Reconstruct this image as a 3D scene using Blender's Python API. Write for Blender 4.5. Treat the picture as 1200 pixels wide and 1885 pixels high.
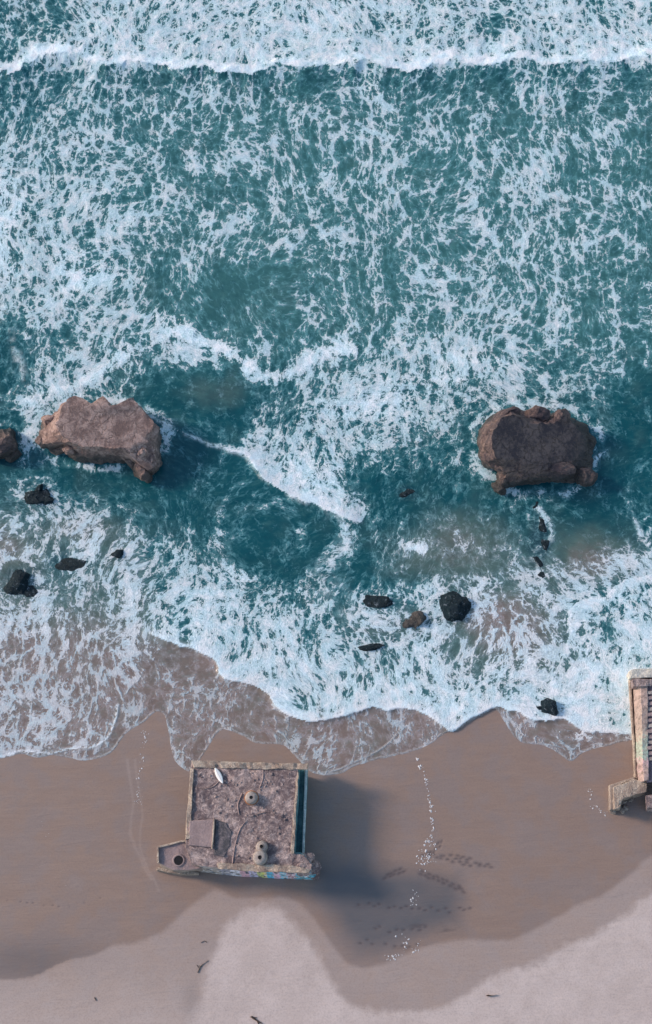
import bpy, bmesh, math, random
import numpy as np
from mathutils import Vector, noise as mn
random.seed(7)
R = math.radians
for o in list(bpy.data.objects): bpy.data.objects.remove(o)
S = bpy.context.scene
COL = S.collection

# ------------------------------------------------------------------ camera
F, PW, PH = 2400.0, 1200.0, 1885.0
TILT = math.atan(760/2400)
H = 164.0
cam = bpy.data.objects.new('camera', bpy.data.cameras.new('camera'))
COL.objects.link(cam)
cam.data.sensor_fit = 'VERTICAL'; cam.data.sensor_height = 36
cam.data.lens = F/PH*36
cam.location = (0, 0, H); cam.rotation_euler = (TILT, 0, 0)
cam.data.clip_start = 1; cam.data.clip_end = 3000
S.camera = cam

# ------------------------------------------------------------------ light
SUN_EL = R(25.5)
SUN_D = Vector((1, -0.32, 0)).normalized()            # where shadows run: right and a little toward the land
sun = bpy.data.objects.new('sun', bpy.data.lights.new('sun', 'SUN'))
COL.objects.link(sun)
sun.data.energy = 2.7; sun.data.angle = R(10); sun.data.color = (1.0, 0.80, 0.68)
sun.rotation_euler = Vector((SUN_D.x*math.cos(SUN_EL), SUN_D.y*math.cos(SUN_EL), -math.sin(SUN_EL))).to_track_quat('-Z', 'Y').to_euler()
W = bpy.data.worlds.new('World'); S.world = W; W.use_nodes = True
wn = W.node_tree.nodes; wl = W.node_tree.links
sky = wn.new('ShaderNodeTexSky'); sky.sky_type = 'NISHITA'; sky.sun_disc = False
sky.sun_elevation = SUN_EL
sky.sun_rotation = math.atan2(-SUN_D.x, -SUN_D.y)
sky.air_density = 1.2; sky.dust_density = 1.0
wl.new(sky.outputs[0], wn['Background'].inputs[0]); wn['Background'].inputs[1].default_value = 0.15
S.view_settings.view_transform = 'Standard'; S.view_settings.look = 'None'
S.view_settings.exposure = 0.48; S.view_settings.gamma = 1
S.view_settings.use_curve_mapping = False
S.render.engine = 'CYCLES'

# ------------------------------------------------------------------ picture <-> place
CT, ST = math.cos(TILT), math.sin(TILT)
def at(px, py, z=0.0):
    u, v = px-PW/2, PH/2-py
    dx, dy, dz = u, v*CT+F*ST, v*ST-F*CT
    t = (z-H)/dz
    return Vector((dx*t, dy*t, z))
def proj(x, y, z=0.0):
    rx, ry, rz = x, y, z-H
    v = ry*CT+rz*ST; d = ry*ST-rz*CT
    return PW/2+F*rx/d, PH/2-F*v/d
# ------------------------------------------------------------------ numpy noise and fields
def _hash(ix, iy, s):
    n = (ix.astype(np.int64)*374761393 + iy.astype(np.int64)*668265263 + s*1442695041) & 0xffffffff
    n = ((n ^ (n >> 13))*1274126177) & 0xffffffff
    return ((n ^ (n >> 16)) & 0xffff)/65535.0
def vnoise(x, y, s=0):
    ix, iy = np.floor(x), np.floor(y); fx, fy = x-ix, y-iy
    fx = fx*fx*fx*(fx*(fx*6-15)+10); fy = fy*fy*fy*(fy*(fy*6-15)+10)
    a, b = _hash(ix, iy, s), _hash(ix+1, iy, s); c, d = _hash(ix, iy+1, s), _hash(ix+1, iy+1, s)
    return (a*(1-fx)+b*fx)*(1-fy)+(c*(1-fx)+d*fx)*fy
def fbm(x, y, s=0, o=4):
    r = 0; a = .5; t = 0
    for i in range(o):
        r = r+a*vnoise(x*2**i+17.3*i, y*2**i-9.1*i, s+i); t += a; a *= .5
    return r/t
def smooth(a, b, x):
    t = np.clip((x-a)/(b-a), 0, 1); return t*t*(3-2*t)
def pdist(px, py, pts):
    d = np.full(px.shape, 1e9)
    for (ax, ay), (bx, by) in zip(pts[:-1], pts[1:]):
        ex, ey = bx-ax, by-ay
        t = np.clip(((px-ax)*ex+(py-ay)*ey)/(ex*ex+ey*ey+1e-9), 0, 1)
        d = np.minimum(d, np.hypot(px-ax-t*ex, py-ay-t*ey))
    return d
def inside(px, py, pts):
    r = np.zeros(px.shape, bool)
    q = pts+[pts[0]]
    for (ax, ay), (bx, by) in zip(q[:-1], q[1:]):
        if ay == by: continue
        c = (ay > py) != (by > py)
        r ^= c & (px < (bx-ax)*(py-ay)/(by-ay)+ax)
    return r
def sdist(px, py, pts):          # closed polygon, + inside
    d = pdist(px, py, pts+[pts[0]])
    return np.where(inside(px, py, pts), d, -d)
def curve(pts, n=4):             # Catmull-Rom refine an open polyline
    out = []
    for i in range(len(pts)-1):
        p0 = pts[max(i-1, 0)]; p1 = pts[i]; p2 = pts[i+1]; p3 = pts[min(i+2, len(pts)-1)]
        for k in range(n):
            t = k/n
            out.append(tuple(.5*((2*p1[j])+(-p0[j]+p2[j])*t+(2*p0[j]-5*p1[j]+4*p2[j]-p3[j])*t*t+(-p0[j]+3*p1[j]-3*p2[j]+p3[j])*t**3) for j in (0, 1)))
    return out+[tuple(pts[-1])]
def blob(px, py, cx, cy, rx, ry, a=0):
    c, s = math.cos(a), math.sin(a)
    dx, dy = px-cx, py-cy
    return np.exp(-(((dx*c+dy*s)/rx)**2+((-dx*s+dy*c)/ry)**2))
def spaced(lo, hi, step, far_lo, far_hi):
    fine = np.arange(lo, hi+step/2, step)
    a = []; v = lo; s = step*3
    while v > far_lo: v -= s; s *= 1.35; a.append(v)
    b = []; v = fine[-1]; s = step*3
    while v < far_hi: v += s; s *= 1.35; b.append(v)
    return np.concatenate([np.array(a[::-1]), fine, np.array(b)])
SHORE_Y = at(600, 1235).y
def sand_z(x, y):
    d = SHORE_Y-y
    z = np.where(d > 0, d*.030+np.clip(d-20, 0, 1e3)*.012, np.maximum(d*.035, -3.5))
    z = np.where(d > 60, 60*.030+40*.012+(d-60)*.01, z)
    return z+.05*(fbm(x*.12, y*.12, 3, 3)-.5)*np.clip(d/10, 0, 1)
def gz(p): return float(sand_z(np.array(p[0]), np.array(p[1])))
def ground(px, py, dz=0.0):
    z = 0
    for _ in range(6):
        p = at(px, py, z); z = gz(p)
    return at(px, py, z)+Vector((0, 0, dz))

# ------------------------------------------------------------------ materials
class NT:
    def __init__(s, name):
        s.m = bpy.data.materials.new(name); s.m.use_nodes = True
        s.t = s.m.node_tree; s.b = s.t.nodes['Principled BSDF']
    def n(s, typ, ins=None, **kw):
        nd = s.t.nodes.new('ShaderNode'+typ)
        for k, v in kw.items(): setattr(nd, k, v)
        for k, v in (ins or {}).items(): s.set(nd.inputs[k], v)
        return nd
    def set(s, sock, v):
        if isinstance(v, bpy.types.NodeSocket): s.t.links.new(v, sock)
        else:
            if isinstance(v, tuple) and len(v) == 3 and sock.type == 'RGBA': v = v+(1,)
            sock.default_value = v
    def math(s, op, a, b=0.0, c=None, clamp=False):
        nd = s.n('Math', operation=op, use_clamp=clamp); s.set(nd.inputs[0], a)
        s.set(nd.inputs[1], b)
        if c is not None: s.set(nd.inputs[2], c)
        return nd.outputs[0]
    def ss(s, x, a, b, lo=0.0, hi=1.0):
        nd = s.n('MapRange', interpolation_type='SMOOTHSTEP')
        for i, v in enumerate((x, a, b, lo, hi)): s.set(nd.inputs[i], v)
        return nd.outputs[0]
    def mix(s, f, a, b, mode='MIX'):
        nd = s.n('Mix', data_type='RGBA', blend_type=mode)
        s.set(nd.inputs[0], f); s.set(nd.inputs[6], a); s.set(nd.inputs[7], b)
        return nd.outputs[2]
    def attr(s, name): return s.n('Attribute', attribute_name=name)
    def noise(s, vec, scale, detail=4, rough=.55, dist=0.0):
        return s.n('TexNoise', {'Vector': vec, 'Scale': scale, 'Detail': detail, 'Roughness': rough, 'Distortion': dist})
    def coord(s, which='Object'): return s.n('TexCoord').outputs[which]
    def mapping(s, vec, scale=(1, 1, 1), rot=(0, 0, 0), loc=(0, 0, 0)):
        return s.n('Mapping', {'Vector': vec, 'Scale': scale, 'Rotation': rot, 'Location': loc}).outputs[0]
    def bump(s, h, strength, dist, prev=None):
        nd = s.n('Bump', {'Height': h, 'Strength': strength, 'Distance': dist})
        if prev is not None: s.set(nd.inputs['Normal'], prev)
        return nd.outputs[0]

def simple(name, col, rough=.7, var=.25, scale=3.0, bump=.3, bdist=.05, spec=.3):
    t = NT(name); c = t.coord()
    n = t.noise(c, scale, 6)
    f = t.ss(n.outputs[0], .3, .7)
    t.set(t.b.inputs['Base Color'], t.mix(f, tuple(v*(1-var) for v in col), tuple(min(1, v*(1+var)) for v in col)))
    t.b.inputs['Roughness'].default_value = rough
    t.b.inputs['Specular IOR Level'].default_value = spec
    t.set(t.b.inputs['Normal'], t.bump(n.outputs[0], bump, bdist))
    return t.m

def water_material():
    t = NT('sea_water')
    flow = t.attr('flow').outputs['Vector']
    dens = t.attr('dens').outputs['Fac']; white = t.attr('white').outputs['Fac']
    wcol = t.attr('wcol').outputs['Color']
    line = t.attr('line').outputs['Fac']; wisp = t.attr('wisp').outputs['Fac']
    # swirl the coordinates on several scales
    d1 = t.noise(flow, .45, 2, .5); d2 = t.noise(flow, 1.5, 2, .5); d3 = t.noise(flow, 5.0, 2, .6)
    def add(vec, nz, k):
        sub = t.n('VectorMath', {0: nz.outputs['Color'], 1: (.5, .5, .5)}, operation='SUBTRACT').outputs[0]
        sc = t.n('VectorMath', {0: sub, 3: k}, operation='SCALE').outputs[0]
        return t.n('VectorMath', {0: vec, 1: sc}, operation='ADD').outputs[0]
    v0 = add(add(add(flow, d1, .8), d2, .30), d3, .07)
    v1 = add(add(add(flow, d1, 1.5), d2, .7), d3, .06)
    def edges(vec, k):
        e = t.n('TexVoronoi', {'Vector': vec, 'Scale': 1.0, 'Randomness': 1.0}, feature='DISTANCE_TO_EDGE', voronoi_dimensions='2D').outputs['Distance']
        f1 = t.n('TexVoronoi', {'Vector': vec, 'Scale': 1.0, 'Randomness': 1.0}, feature='F1', voronoi_dimensions='2D').outputs['Distance']
        a = t.math('SUBTRACT', 1.0, t.math('MULTIPLY', e, k, clamp=True))
        return t.math('ADD', t.math('MULTIPLY', a, .74), t.math('MULTIPLY', t.ss(f1, .12, .80), .30))
    eA = edges(t.mapping(v0, (.68, .36, 1)), 2.6)
    eB = edges(t.mapping(v0, (1.65, .95, 1), loc=(5, 9, 0)), 2.4)
    eC = edges(t.mapping(v0, (3.2, 2.5, 1), loc=(15, 2, 0)), 2.4)
    pat = t.noise(flow, .8, 3, .6).outputs[0]; pat2 = t.noise(flow, 1.7, 2, .6).outputs[0]
    def ridge(vec, sc, det, dist, k=7.5):
        n = t.noise(vec, sc, det, .55, dist).outputs[0]
        a = t.math('ABSOLUTE', t.math('SUBTRACT', n, .5))
        return t.math('SUBTRACT', 1.0, t.math('MULTIPLY', a, k, clamp=True))
    r1 = ridge(t.mapping(v1, (1, .8, 1)), .55, 3, .35)
    r2 = ridge(t.mapping(v1, (1, .85, 1), loc=(31, 7, 0)), 1.3, 3, .35)
    r3 = ridge(t.mapping(v0, (1, .9, 1), loc=(3, 17, 0)), 2.6, 2, .4, 6.0)
    fine = t.noise(v0, 3.0, 5, .68, .2).outputs[0]; speck = t.noise(flow, 4.2, 3, .7).outputs[0]
    big = t.noise(t.mapping(flow, (1.5, .7, 1)), .22, 3, .6).outputs[0]
    cell = t.math('MAXIMUM', eA, t.math('MULTIPLY', eB, t.ss(pat, .35, .62, .45, 1.0)))
    cell = t.math('MAXIMUM', cell, t.math('MULTIPLY', eC, t.ss(pat2, .40, .62, .30, .88)))
    rid = t.math('MAXIMUM', t.math('MAXIMUM', r1, t.math('MULTIPLY', r2, .80)), t.math('MULTIPLY', r3, t.ss(pat2, .42, .62, .2, .75)))
    h = t.mix(wisp, cell, rid)
    h = t.math('ADD', t.math('MULTIPLY', h, .66), t.math('MULTIPLY', t.mix(wisp, rid, cell), .14))
    h = t.math('ADD', h, t.math('MULTIPLY', t.math('SUBTRACT', fine, .5), .34))
    h = t.math('ADD', h, t.math('MULTIPLY', t.math('SUBTRACT', speck, .5), .28))
    h = t.math('ADD', h, t.math('MULTIPLY', t.math('SUBTRACT', big, .5), 1.15))
    h = t.math('ADD', h, t.math('MULTIPLY', t.math('SUBTRACT', pat, .5), .45))
    x = t.math('SUBTRACT', h, t.math('SUBTRACT', 1.02, dens))
    solid = t.ss(x, -.04, .10)                       # froth
    milk = t.ss(x, -.38, .10)                        # aerated water round it
    solid = t.math('MAXIMUM', solid, t.math('MULTIPLY', line, t.ss(fine, .34, .52)))
    grain = t.noise(t.mapping(v0, (1, .8, 1)), 6.0, 4, .7).outputs[0]
    rim = t.math('MULTIPLY', t.ss(x, -.02, .06), t.ss(x, .08, .22, 1.0, .0))
    thick = t.ss(t.math('ADD', x, t.math('MULTIPLY', t.math('SUBTRACT', grain, .5), .7)), .12, .62)
    strand = t.ss(t.math('ADD', t.math('ADD', x, t.math('MULTIPLY', t.math('SUBTRACT', grain, .5), .60)), t.math('MULTIPLY', rim, .20)), .04, .46)
    strand = t.math('MAXIMUM', strand, t.math('MULTIPLY', line, t.ss(fine, .34, .52)))
    lum = t.math('MULTIPLY', white, t.math('ADD', .92, t.math('MULTIPLY', t.math('SUBTRACT', grain, .5), .75)))
    tint = t.noise(flow, .5, 2, .5).outputs[0]
    fbase = t.mix(t.ss(tint, .38, .62), (.70, .88, .97), (.86, .92, .97))
    fc = t.n('VectorMath', {0: fbase, 3: lum}, operation='SCALE').outputs[0]
    mc = t.attr('mcol').outputs['Color']
    mot = t.noise(t.mapping(flow, (.8, 1.3, 1)), .9, 5, .65, .4).outputs[0]
    wcol = t.mix(t.ss(mot, .46, .72), wcol, t.mix(.18, wcol, (.10, .26, .25)))
    wcol = t.mix(t.math('MULTIPLY', t.ss(mot, .48, .30), .22), wcol, (.002, .03, .05))
    col = t.mix(t.math('MULTIPLY', milk, t.ss(pat, .3, .65, .16, .58)), wcol, mc)
    thin = t.mix(t.ss(pat2, .35, .65, .25, .55), mc, fc)
    col = t.mix(t.math('MULTIPLY', solid, .88), col, thin)
    col = t.mix(t.math('MULTIPLY', strand, solid), col, fc)
    t.set(t.b.inputs['Base Color'], col)
    t.set(t.b.inputs['Roughness'], t.ss(solid, 0, 1, .16, .75))
    t.b.inputs['IOR'].default_value = 1.33
    rip = t.noise(t.mapping(flow, (1, 1.4, 1)), 1.6, 5, .6).outputs[0]
    hb = t.math('ADD', t.math('MULTIPLY', solid, t.math('ADD', .35, t.math('MULTIPLY', grain, .9))), t.math('MULTIPLY', rip, .35))
    t.set(t.b.inputs['Normal'], t.bump(hb, .9, .16))
    return t.m

def sand_material():
    t = NT('beach_sand')
    wet = t.attr('wet').outputs['Fac']; sat_sky = t.attr('sat_sky').outputs['Fac']; c = t.coord()
    n1 = t.noise(c, .35, 5, .6).outputs[0]; n2 = t.noise(c, 5, 5, .7).outputs[0]; n3 = t.noise(c, 28, 3, .7).outputs[0]
    streak = t.noise(t.mapping(c, (.25, 1.4, 1), rot=(0, 0, .25)), .9, 5, .6, .6).outputs[0]
    w = t.math('ADD', wet, t.math('MULTIPLY', t.math('SUBTRACT', n1, .5), t.math('MULTIPLY', t.math('SUBTRACT', 1.0, t.math('ABSOLUTE', t.math('SUBTRACT', t.math('MULTIPLY', wet, 2.0), 1.0))), .35)), clamp=True)
    dry = t.mix(t.ss(n1, .3, .7), (.46, .385, .355), (.53, .45, .42))
    wetc = t.mix(t.ss(streak, .3, .7), (.240, .170, .136), (.256, .183, .146))
    wetc = t.mix(t.ss(n1, .40, .62), wetc, (.232, .178, .156))
    col = t.mix(w, dry, wetc)
    col = t.mix(sat_sky, col, (.098, .100, .108))  # saturated sand; the bluish sky reflection is put into this slate colour
    col = t.mix(t.math('MULTIPLY', t.ss(n2, .42, .72), .28), col, (.14, .10, .09))
    fk = t.math('MULTIPLY', t.ss(n3, .66, .72), t.math('SUBTRACT', .5, t.math('MULTIPLY', w, .45)))
    col = t.mix(fk, col, (.16, .12, .11))
    foot = t.attr('foot').outputs['Fac']
    col = t.mix(t.math('MULTIPLY', foot, .78, clamp=True), col, (.08, .06, .06))
    t.set(t.b.inputs['Base Color'], col)
    t.set(t.b.inputs['Roughness'], t.ss(t.math('ADD', w, sat_sky), 0, 1.6, .9, .36))
    hb = t.math('ADD', n2, t.math('MULTIPLY', n3, .3))
    t.set(t.b.inputs['Normal'], t.bump(hb, t.ss(w, 0, 1, .5, .15), .05, t.bump(streak, .2, .4)))
    return t.m

def concrete(name, light, dark, stain=(.16, .10, .07), blot=.5, sc=1.0, yellow=0.0):
    t = NT(name); c = t.coord()
    n1 = t.noise(c, .5*sc, 6, .65, .8).outputs[0]; n2 = t.noise(c, 2.6*sc, 6, .7, 1.2).outputs[0]; n3 = t.noise(c, 11*sc, 4, .7).outputs[0]
    ring = t.noise(t.mapping(c, (1, 1, 1), loc=(9, 3, 5)), 1.5*sc, 4, .6, 2.2).outputs[0]
    rd = t.math('SUBTRACT', 1.0, t.math('MULTIPLY', t.math('ABSOLUTE', t.math('SUBTRACT', ring, .5)), 11.0, clamp=True))
    f = t.ss(t.math('ADD', t.math('MULTIPLY', n1, .75), t.math('MULTIPLY', n2, .55)), .53, .78)
    col = t.mix(f, dark, light)
    col = t.mix(t.math('MULTIPLY', rd, blot*.8), col, tuple(v*.7 for v in dark))
    col = t.mix(t.math('MULTIPLY', t.ss(n2, .56, .70), blot), col, tuple(min(.8, v*1.35) for v in light))
    col = t.mix(t.math('MULTIPLY', t.ss(n3, .58, .7), .5), col, stain)
    t.set(t.b.inputs['Base Color'], col); t.b.inputs['Roughness'].default_value = .88
    t.set(t.b.inputs['Normal'], t.bump(t.math('ADD', n2, t.math('ADD', t.math('MULTIPLY', n3, .4), t.math('MULTIPLY', rd, -.25))), .8, .12))
    return t.m

def rock_material(name, light, dark, wet_shade=(.03, .035, .035), wl=.7, veins=False):
    t = NT(name); g = t.n('NewGeometry').outputs['Position']
    n1 = t.noise(g, .35, 6, .6, .5).outputs[0]; n2 = t.noise(g, 1.8, 6, .72, .6).outputs[0]; n3 = t.noise(g, 7, 4, .75).outputs[0]
    ck = t.n('TexVoronoi', {'Vector': t.mapping(g, (.55, .55, .9)), 'Scale': 1.0}, feature='DISTANCE_TO_EDGE')
    wv = t.noise(g, 1.1, 4, .6).outputs['Color']
    t.set(ck.inputs['Vector'], t.n('VectorMath', {0: t.mapping(g, (.55, .55, .9)), 1: wv}, operation='ADD').outputs[0])
    crack = t.math('MULTIPLY', t.ss(ck.outputs['Distance'], .0, .045, 1.0, 0.0), t.ss(n1, .42, .58))
    col = t.mix(t.ss(t.math('ADD', t.math('MULTIPLY', n1, .55), t.math('MULTIPLY', n2, .5)), .44, .62), dark, light)
    col = t.mix(t.math('MULTIPLY', t.ss(n3, .54, .68), .42), col, tuple(v*.4 for v in dark))
    col = t.mix(t.math('MULTIPLY', crack, .38), col, tuple(v*.3 for v in dark))
    z = t.n('SeparateXYZ', {0: g}).outputs[2]
    wet = t.ss(t.math('ADD', z, t.math('MULTIPLY', t.math('SUBTRACT', n2, .5), 1.4)), wl*.4, wl*1.6, 1.0, 0.0)  # wet waterline band, raised so its dark colour also paints the flanks' shade
    col = t.mix(t.math('MULTIPLY', wet, .8), col, wet_shade)
    if veins:      # froth draining off in threads
        vn = t.noise(g, .8, 4, .6, 1.2).outputs[0]
        vr = t.math('SUBTRACT', 1.0, t.math('MULTIPLY', t.math('ABSOLUTE', t.math('SUBTRACT', vn, .5)), 16.0, clamp=True))
        col = t.mix(t.math('MULTIPLY', t.ss(vr, .3, .8), t.ss(n2, .54, .62, 0.0, .35)), col, (.40, .48, .56))
        t.b.inputs['Specular IOR Level'].default_value = .15
    t.set(t.b.inputs['Base Color'], col)
    t.set(t.b.inputs['Roughness'], t.ss(wet, 0, 1, .85, .5))
    t.set(t.b.inputs['Normal'], t.bump(t.math('ADD', t.math('ADD', n2, t.math('MULTIPLY', crack, -.5)), t.math('MULTIPLY', n3, .4)), 1.0, .38))
    return t.m

def graffiti_material(name, stops, axis=0, span=(0, 1), base=(.42, .37, .33), tags=1.0, ragged=.10):
    # painted lettering-like patches along the wall
    t = NT(name); c = t.coord()
    sep = t.n('SeparateXYZ', {0: c}).outputs[axis]
    n = t.noise(t.mapping(c, (1.6, 1.6, 1.6)), 1.0, 4, .6, 1.5)
    p = t.math('ADD', t.ss(sep, span[0], span[1]), t.math('MULTIPLY', t.math('SUBTRACT', n.outputs[0], .5), ragged))
    ln = t.n('MapRange', {0: p, 1: 0.0, 2: 1.0}).outputs[0]
    r = t.n('ValToRGB', {0: ln}); r.color_ramp.interpolation = 'CONSTANT'
    while len(r.color_ramp.elements) < len(stops): r.color_ramp.elements.new(.5)
    for e, (pos, cc) in zip(r.color_ramp.elements, stops): e.position = pos; e.color = cc+(1,)
    v = t.n('TexVoronoi', {'Vector': t.mapping(c, (1, 1, .6)), 'Scale': 2.8}); k = t.n('SeparateColor', {0: v.outputs['Color']})
    col = t.mix(t.math('MULTIPLY', t.ss(k.outputs[0], .80, .82), tags), r.outputs[0], (.78, .76, .78))
    col = t.mix(t.math('MULTIPLY', t.ss(k.outputs[1], .86, .88), tags), col, (.05, .09, .13))
    wear = t.noise(c, 3.0, 6, .7).outputs[0]
    col = t.mix(t.ss(wear, .55, .63), col, base)
    grime = t.noise(t.mapping(c, (1.2, 1.2, .5)), 1.8, 6, .75, .6).outputs[0]
    col = t.mix(t.math('MULTIPLY', t.ss(grime, .44, .64), .8), col, tuple(v*.42 for v in base))
    g2 = t.noise(c, 7.0, 4, .8).outputs[0]
    col = t.mix(t.math('MULTIPLY', t.ss(g2, .56, .66), .5), col, tuple(min(.8, v*1.7) for v in base))
    t.set(t.b.inputs['Base Color'], col); t.b.inputs['Roughness'].default_value = .7
    t.set(t.b.inputs['Normal'], t.bump(wear, .4, .05))
    return t.m

M = {}
M['water'] = water_material()
M['sand'] = sand_material()
M['roof'] = concrete('weathered_roof_concrete', (.48, .375, .345), (.13, .095, .10), blot=.7, sc=.75)
M['ledge'] = concrete('pale_edge_concrete', (.54, .45, .36), (.24, .18, .15), (.14, .10, .07), blot=.6)
M['wall'] = concrete('wall_concrete', (.44, .37, .31), (.24, .19, .165), (.16, .11, .08), blot=.3)
M['dark_teal'] = concrete('dark_teal_concrete', (.15, .31, .32), (.06, .16, .19), (.03, .05, .05), blot=.3)  # darker and greener than the rest of the bunker concrete
M['panel'] = concrete('smooth_roof_patch', (.33, .25, .245), (.24, .18, .18), blot=.15)
M['vent'] = concrete('vent_concrete', (.46, .41, .37), (.30, .25, .23), blot=.2, sc=2)
M['rust'] = simple('rusted_iron', (.30, .12, .05), .8, .4, 6)
M['hole'] = simple('shaft_darkness', (.012, .012, .015), .9)  # near-black colour painted for the shade down the shaft, vents and pit
M['board'] = simple('white_board', (.80, .80, .78), .35, .03, 2, .05, .01)
M['fin'] = simple('grey_board_trim', (.35, .36, .36), .4, .1)
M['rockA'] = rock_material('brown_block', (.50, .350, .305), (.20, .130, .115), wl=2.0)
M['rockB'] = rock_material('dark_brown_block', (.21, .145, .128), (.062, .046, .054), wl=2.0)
M['rockW'] = rock_material('wet_black_rock', (.026, .042, .056), (.008, .020, .034), (.008, .022, .030), 1.6, veins=True)
M['wood'] = simple('driftwood', (.07, .045, .035), .8, .3, 8)
M['weed'] = simple('dark_seaweed', (.06, .045, .035), .6, .3, 8)
M['froth'] = simple('sea_froth', (.56, .56, .58), .7, .12, 6, .5, .05)

# ------------------------------------------------------------------ object helpers
def link(name, me, mat, parent=None):
    o = bpy.data.objects.new(name, me); COL.objects.link(o)
    if mat: me.materials.append(mat)
    if parent:
        o.parent = parent
    return o
def tag(o, label, cat, group=None, kind=None):
    if label: o['label'] = label
    if cat: o['category'] = cat
    if group: o['group'] = group
    if kind: o['kind'] = kind
    return o
def thing(name, loc, label, cat, group=None):
    o = bpy.data.objects.new(name, None); o.location = loc; COL.objects.link(o)
    o.empty_display_size = .5
    return tag(o, label, cat, group)
def origin_of(o):
    v = Vector((0, 0, 0))
    while o: v += o.location; o = o.parent
    return v
def place(name, bm, mat, parent=None, base=None, shade=False):
    """mesh given in world coordinates; stored relative to its parent (or to its own base point)"""
    off = origin_of(parent) if parent else (base or Vector((0, 0, 0)))
    for v in bm.verts: v.co -= off
    bmesh.ops.recalc_face_normals(bm, faces=bm.faces)
    me = bpy.data.meshes.new(name); bm.to_mesh(me); bm.free()
    if shade: me.polygons.foreach_set('use_smooth', [True]*len(me.polygons))
    o = link(name, me, mat, parent)
    if not parent: o.location = off
    return o
def prism(tops, bots):
    bm = bmesh.new()
    a = [bm.verts.new(p) for p in tops]; b = [bm.verts.new(p) for p in bots]
    n = len(a)
    bm.faces.new(a); bm.faces.new(b[::-1])
    for i in range(n): bm.faces.new((a[i], b[i], b[(i+1) % n], a[(i+1) % n]))
    return bm
def weather(bm, seg=.6, amp=.06, sc=.8, bev=.08, seed=0, chips=0.0):
    if bev: bmesh.ops.bevel(bm, geom=list(bm.edges), offset=bev, segments=1, affect='EDGES', clamp_overlap=True)
    bmesh.ops.triangulate(bm, faces=[f for f in bm.faces if len(f.verts) > 4])
    for _ in range(7):
        es = [e for e in bm.edges if e.calc_length() > seg*1.5]
        if not es or len(bm.verts) > 16000: break
        bmesh.ops.subdivide_edges(bm, edges=es, cuts=1, use_grid_fill=True)
        bmesh.ops.triangulate(bm, faces=[f for f in bm.faces if len(f.verts) > 4])
    s = Vector((seed*3.7, seed*1.3, seed*.7))
    for v in bm.verts:
        q = v.co*sc+s
        d = mn.noise_vector(q)*amp+mn.noise_vector(q*3.1)*amp*.5
        if chips:
            k = mn.noise(v.co*.9+s*2)
            if k > .25: d.z -= chips*(k-.25)
        v.co += d
    return bm
def boxw(c, size, rotz=0, tilt=(0, 0)):
    """box centred at c"""
    from mathutils import Euler
    e = Euler((tilt[0], tilt[1], rotz)).to_matrix()
    hx, hy, hz = (s/2 for s in size)
    f = lambda sx, sy, sz: Vector(c)+e @ Vector((sx*hx, sy*hy, sz*hz))
    return prism([f(-1, -1, 1), f(1, -1, 1), f(1, 1, 1), f(-1, 1, 1)], [f(-1, -1, -1), f(1, -1, -1), f(1, 1, -1), f(-1, 1, -1)])
def tubew(c, r0, r1, h, n=24, inner=None, dome=0.0):
    bm = bmesh.new(); c = Vector(c); rings = []
    prof = [(r0, 0), (r1, h*.75), (r1*.9, h)]
    if dome: prof += [(r1*.6, h+dome*.7), (r1*.3, h+dome)]
    if inner: prof += [(inner, prof[-1][1]), (inner*.95, prof[-1][1]-h*.6)]
    for r, z in prof:
        rings.append([bm.verts.new(c+Vector((r*math.cos(2*math.pi*i/n), r*math.sin(2*math.pi*i/n), z))) for i in range(n)])
    for a, b in zip(rings[:-1], rings[1:]):
        for i in range(n): bm.faces.new((a[i], a[(i+1) % n], b[(i+1) % n], b[i]))
    bm.faces.new(rings[0][::-1]); bm.faces.new(rings[-1])
    return bm
def disc(c, r, n=20, ry=None, wob=0.0):
    bm = bmesh.new(); c = Vector(c); ry = ry or r
    vs = [bm.verts.new(c+Vector((r*(1+wob*random.uniform(-1, 1))*math.cos(2*math.pi*i/n), ry*(1+wob*random.uniform(-1, 1))*math.sin(2*math.pi*i/n), 0))) for i in range(n)]
    bm.faces.new(vs); return bm

# ------------------------------------------------------------------ the sea
CREST = curve([(-60, 165), (0, 148), (30, 138), (60, 120), (110, 107), (148, 108), (158, 126), (210, 132), (245, 122), (290, 128), (330, 133), (420, 138), (470, 141), (520, 132), (600, 134), (660, 124), (700, 131), (750, 136), (780, 124), (830, 116), (860, 122), (900, 126), (950, 118), (1000, 127), (1060, 122), (1100, 128), (1150, 118), (1200, 110), (1270, 104)], 3)
EDGE = curve([(-80, 1405), (0, 1398), (40, 1388), (70, 1395), (100, 1390), (155, 1400), (205, 1387), (230, 1352), (265, 1330), (288, 1311), (304, 1320), (312, 1360), (320, 1395), (335, 1415), (352, 1418), (375, 1390), (405, 1345), (440, 1352), (470, 1368), (520, 1372), (545, 1395), (575, 1424), (620, 1427), (650, 1413), (700, 1397), (745, 1388), (790, 1372), (820, 1348), (838, 1345), (870, 1325), (912, 1306), (935, 1342), (960, 1368), (1000, 1372), (1030, 1390), (1050, 1402), (1075, 1385), (1130, 1370), (1165, 1362), (1280, 1355)], 4)
BORE = curve([(225, 1110), (240, 1135), (262, 1160), (320, 1185), (360, 1197), (398, 1218), (405, 1240), (420, 1254), (450, 1258), (488, 1274), (505, 1298), (530, 1318), (560, 1328), (620, 1325), (655, 1312), (690, 1304), (720, 1310), (745, 1304), (790, 1320), (815, 1338), (833, 1347), (860, 1328), (912, 1304), (950, 1312), (985, 1326), (1040, 1326), (1060, 1340), (1090, 1350), (1160, 1352), (1280, 1350)], 4)
SWASH = curve([(-80, 1402), (0, 1394), (40, 1383), (90, 1388), (130, 1379), (165, 1378), (196, 1362), (212, 1330), (218, 1300)], 4)
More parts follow.
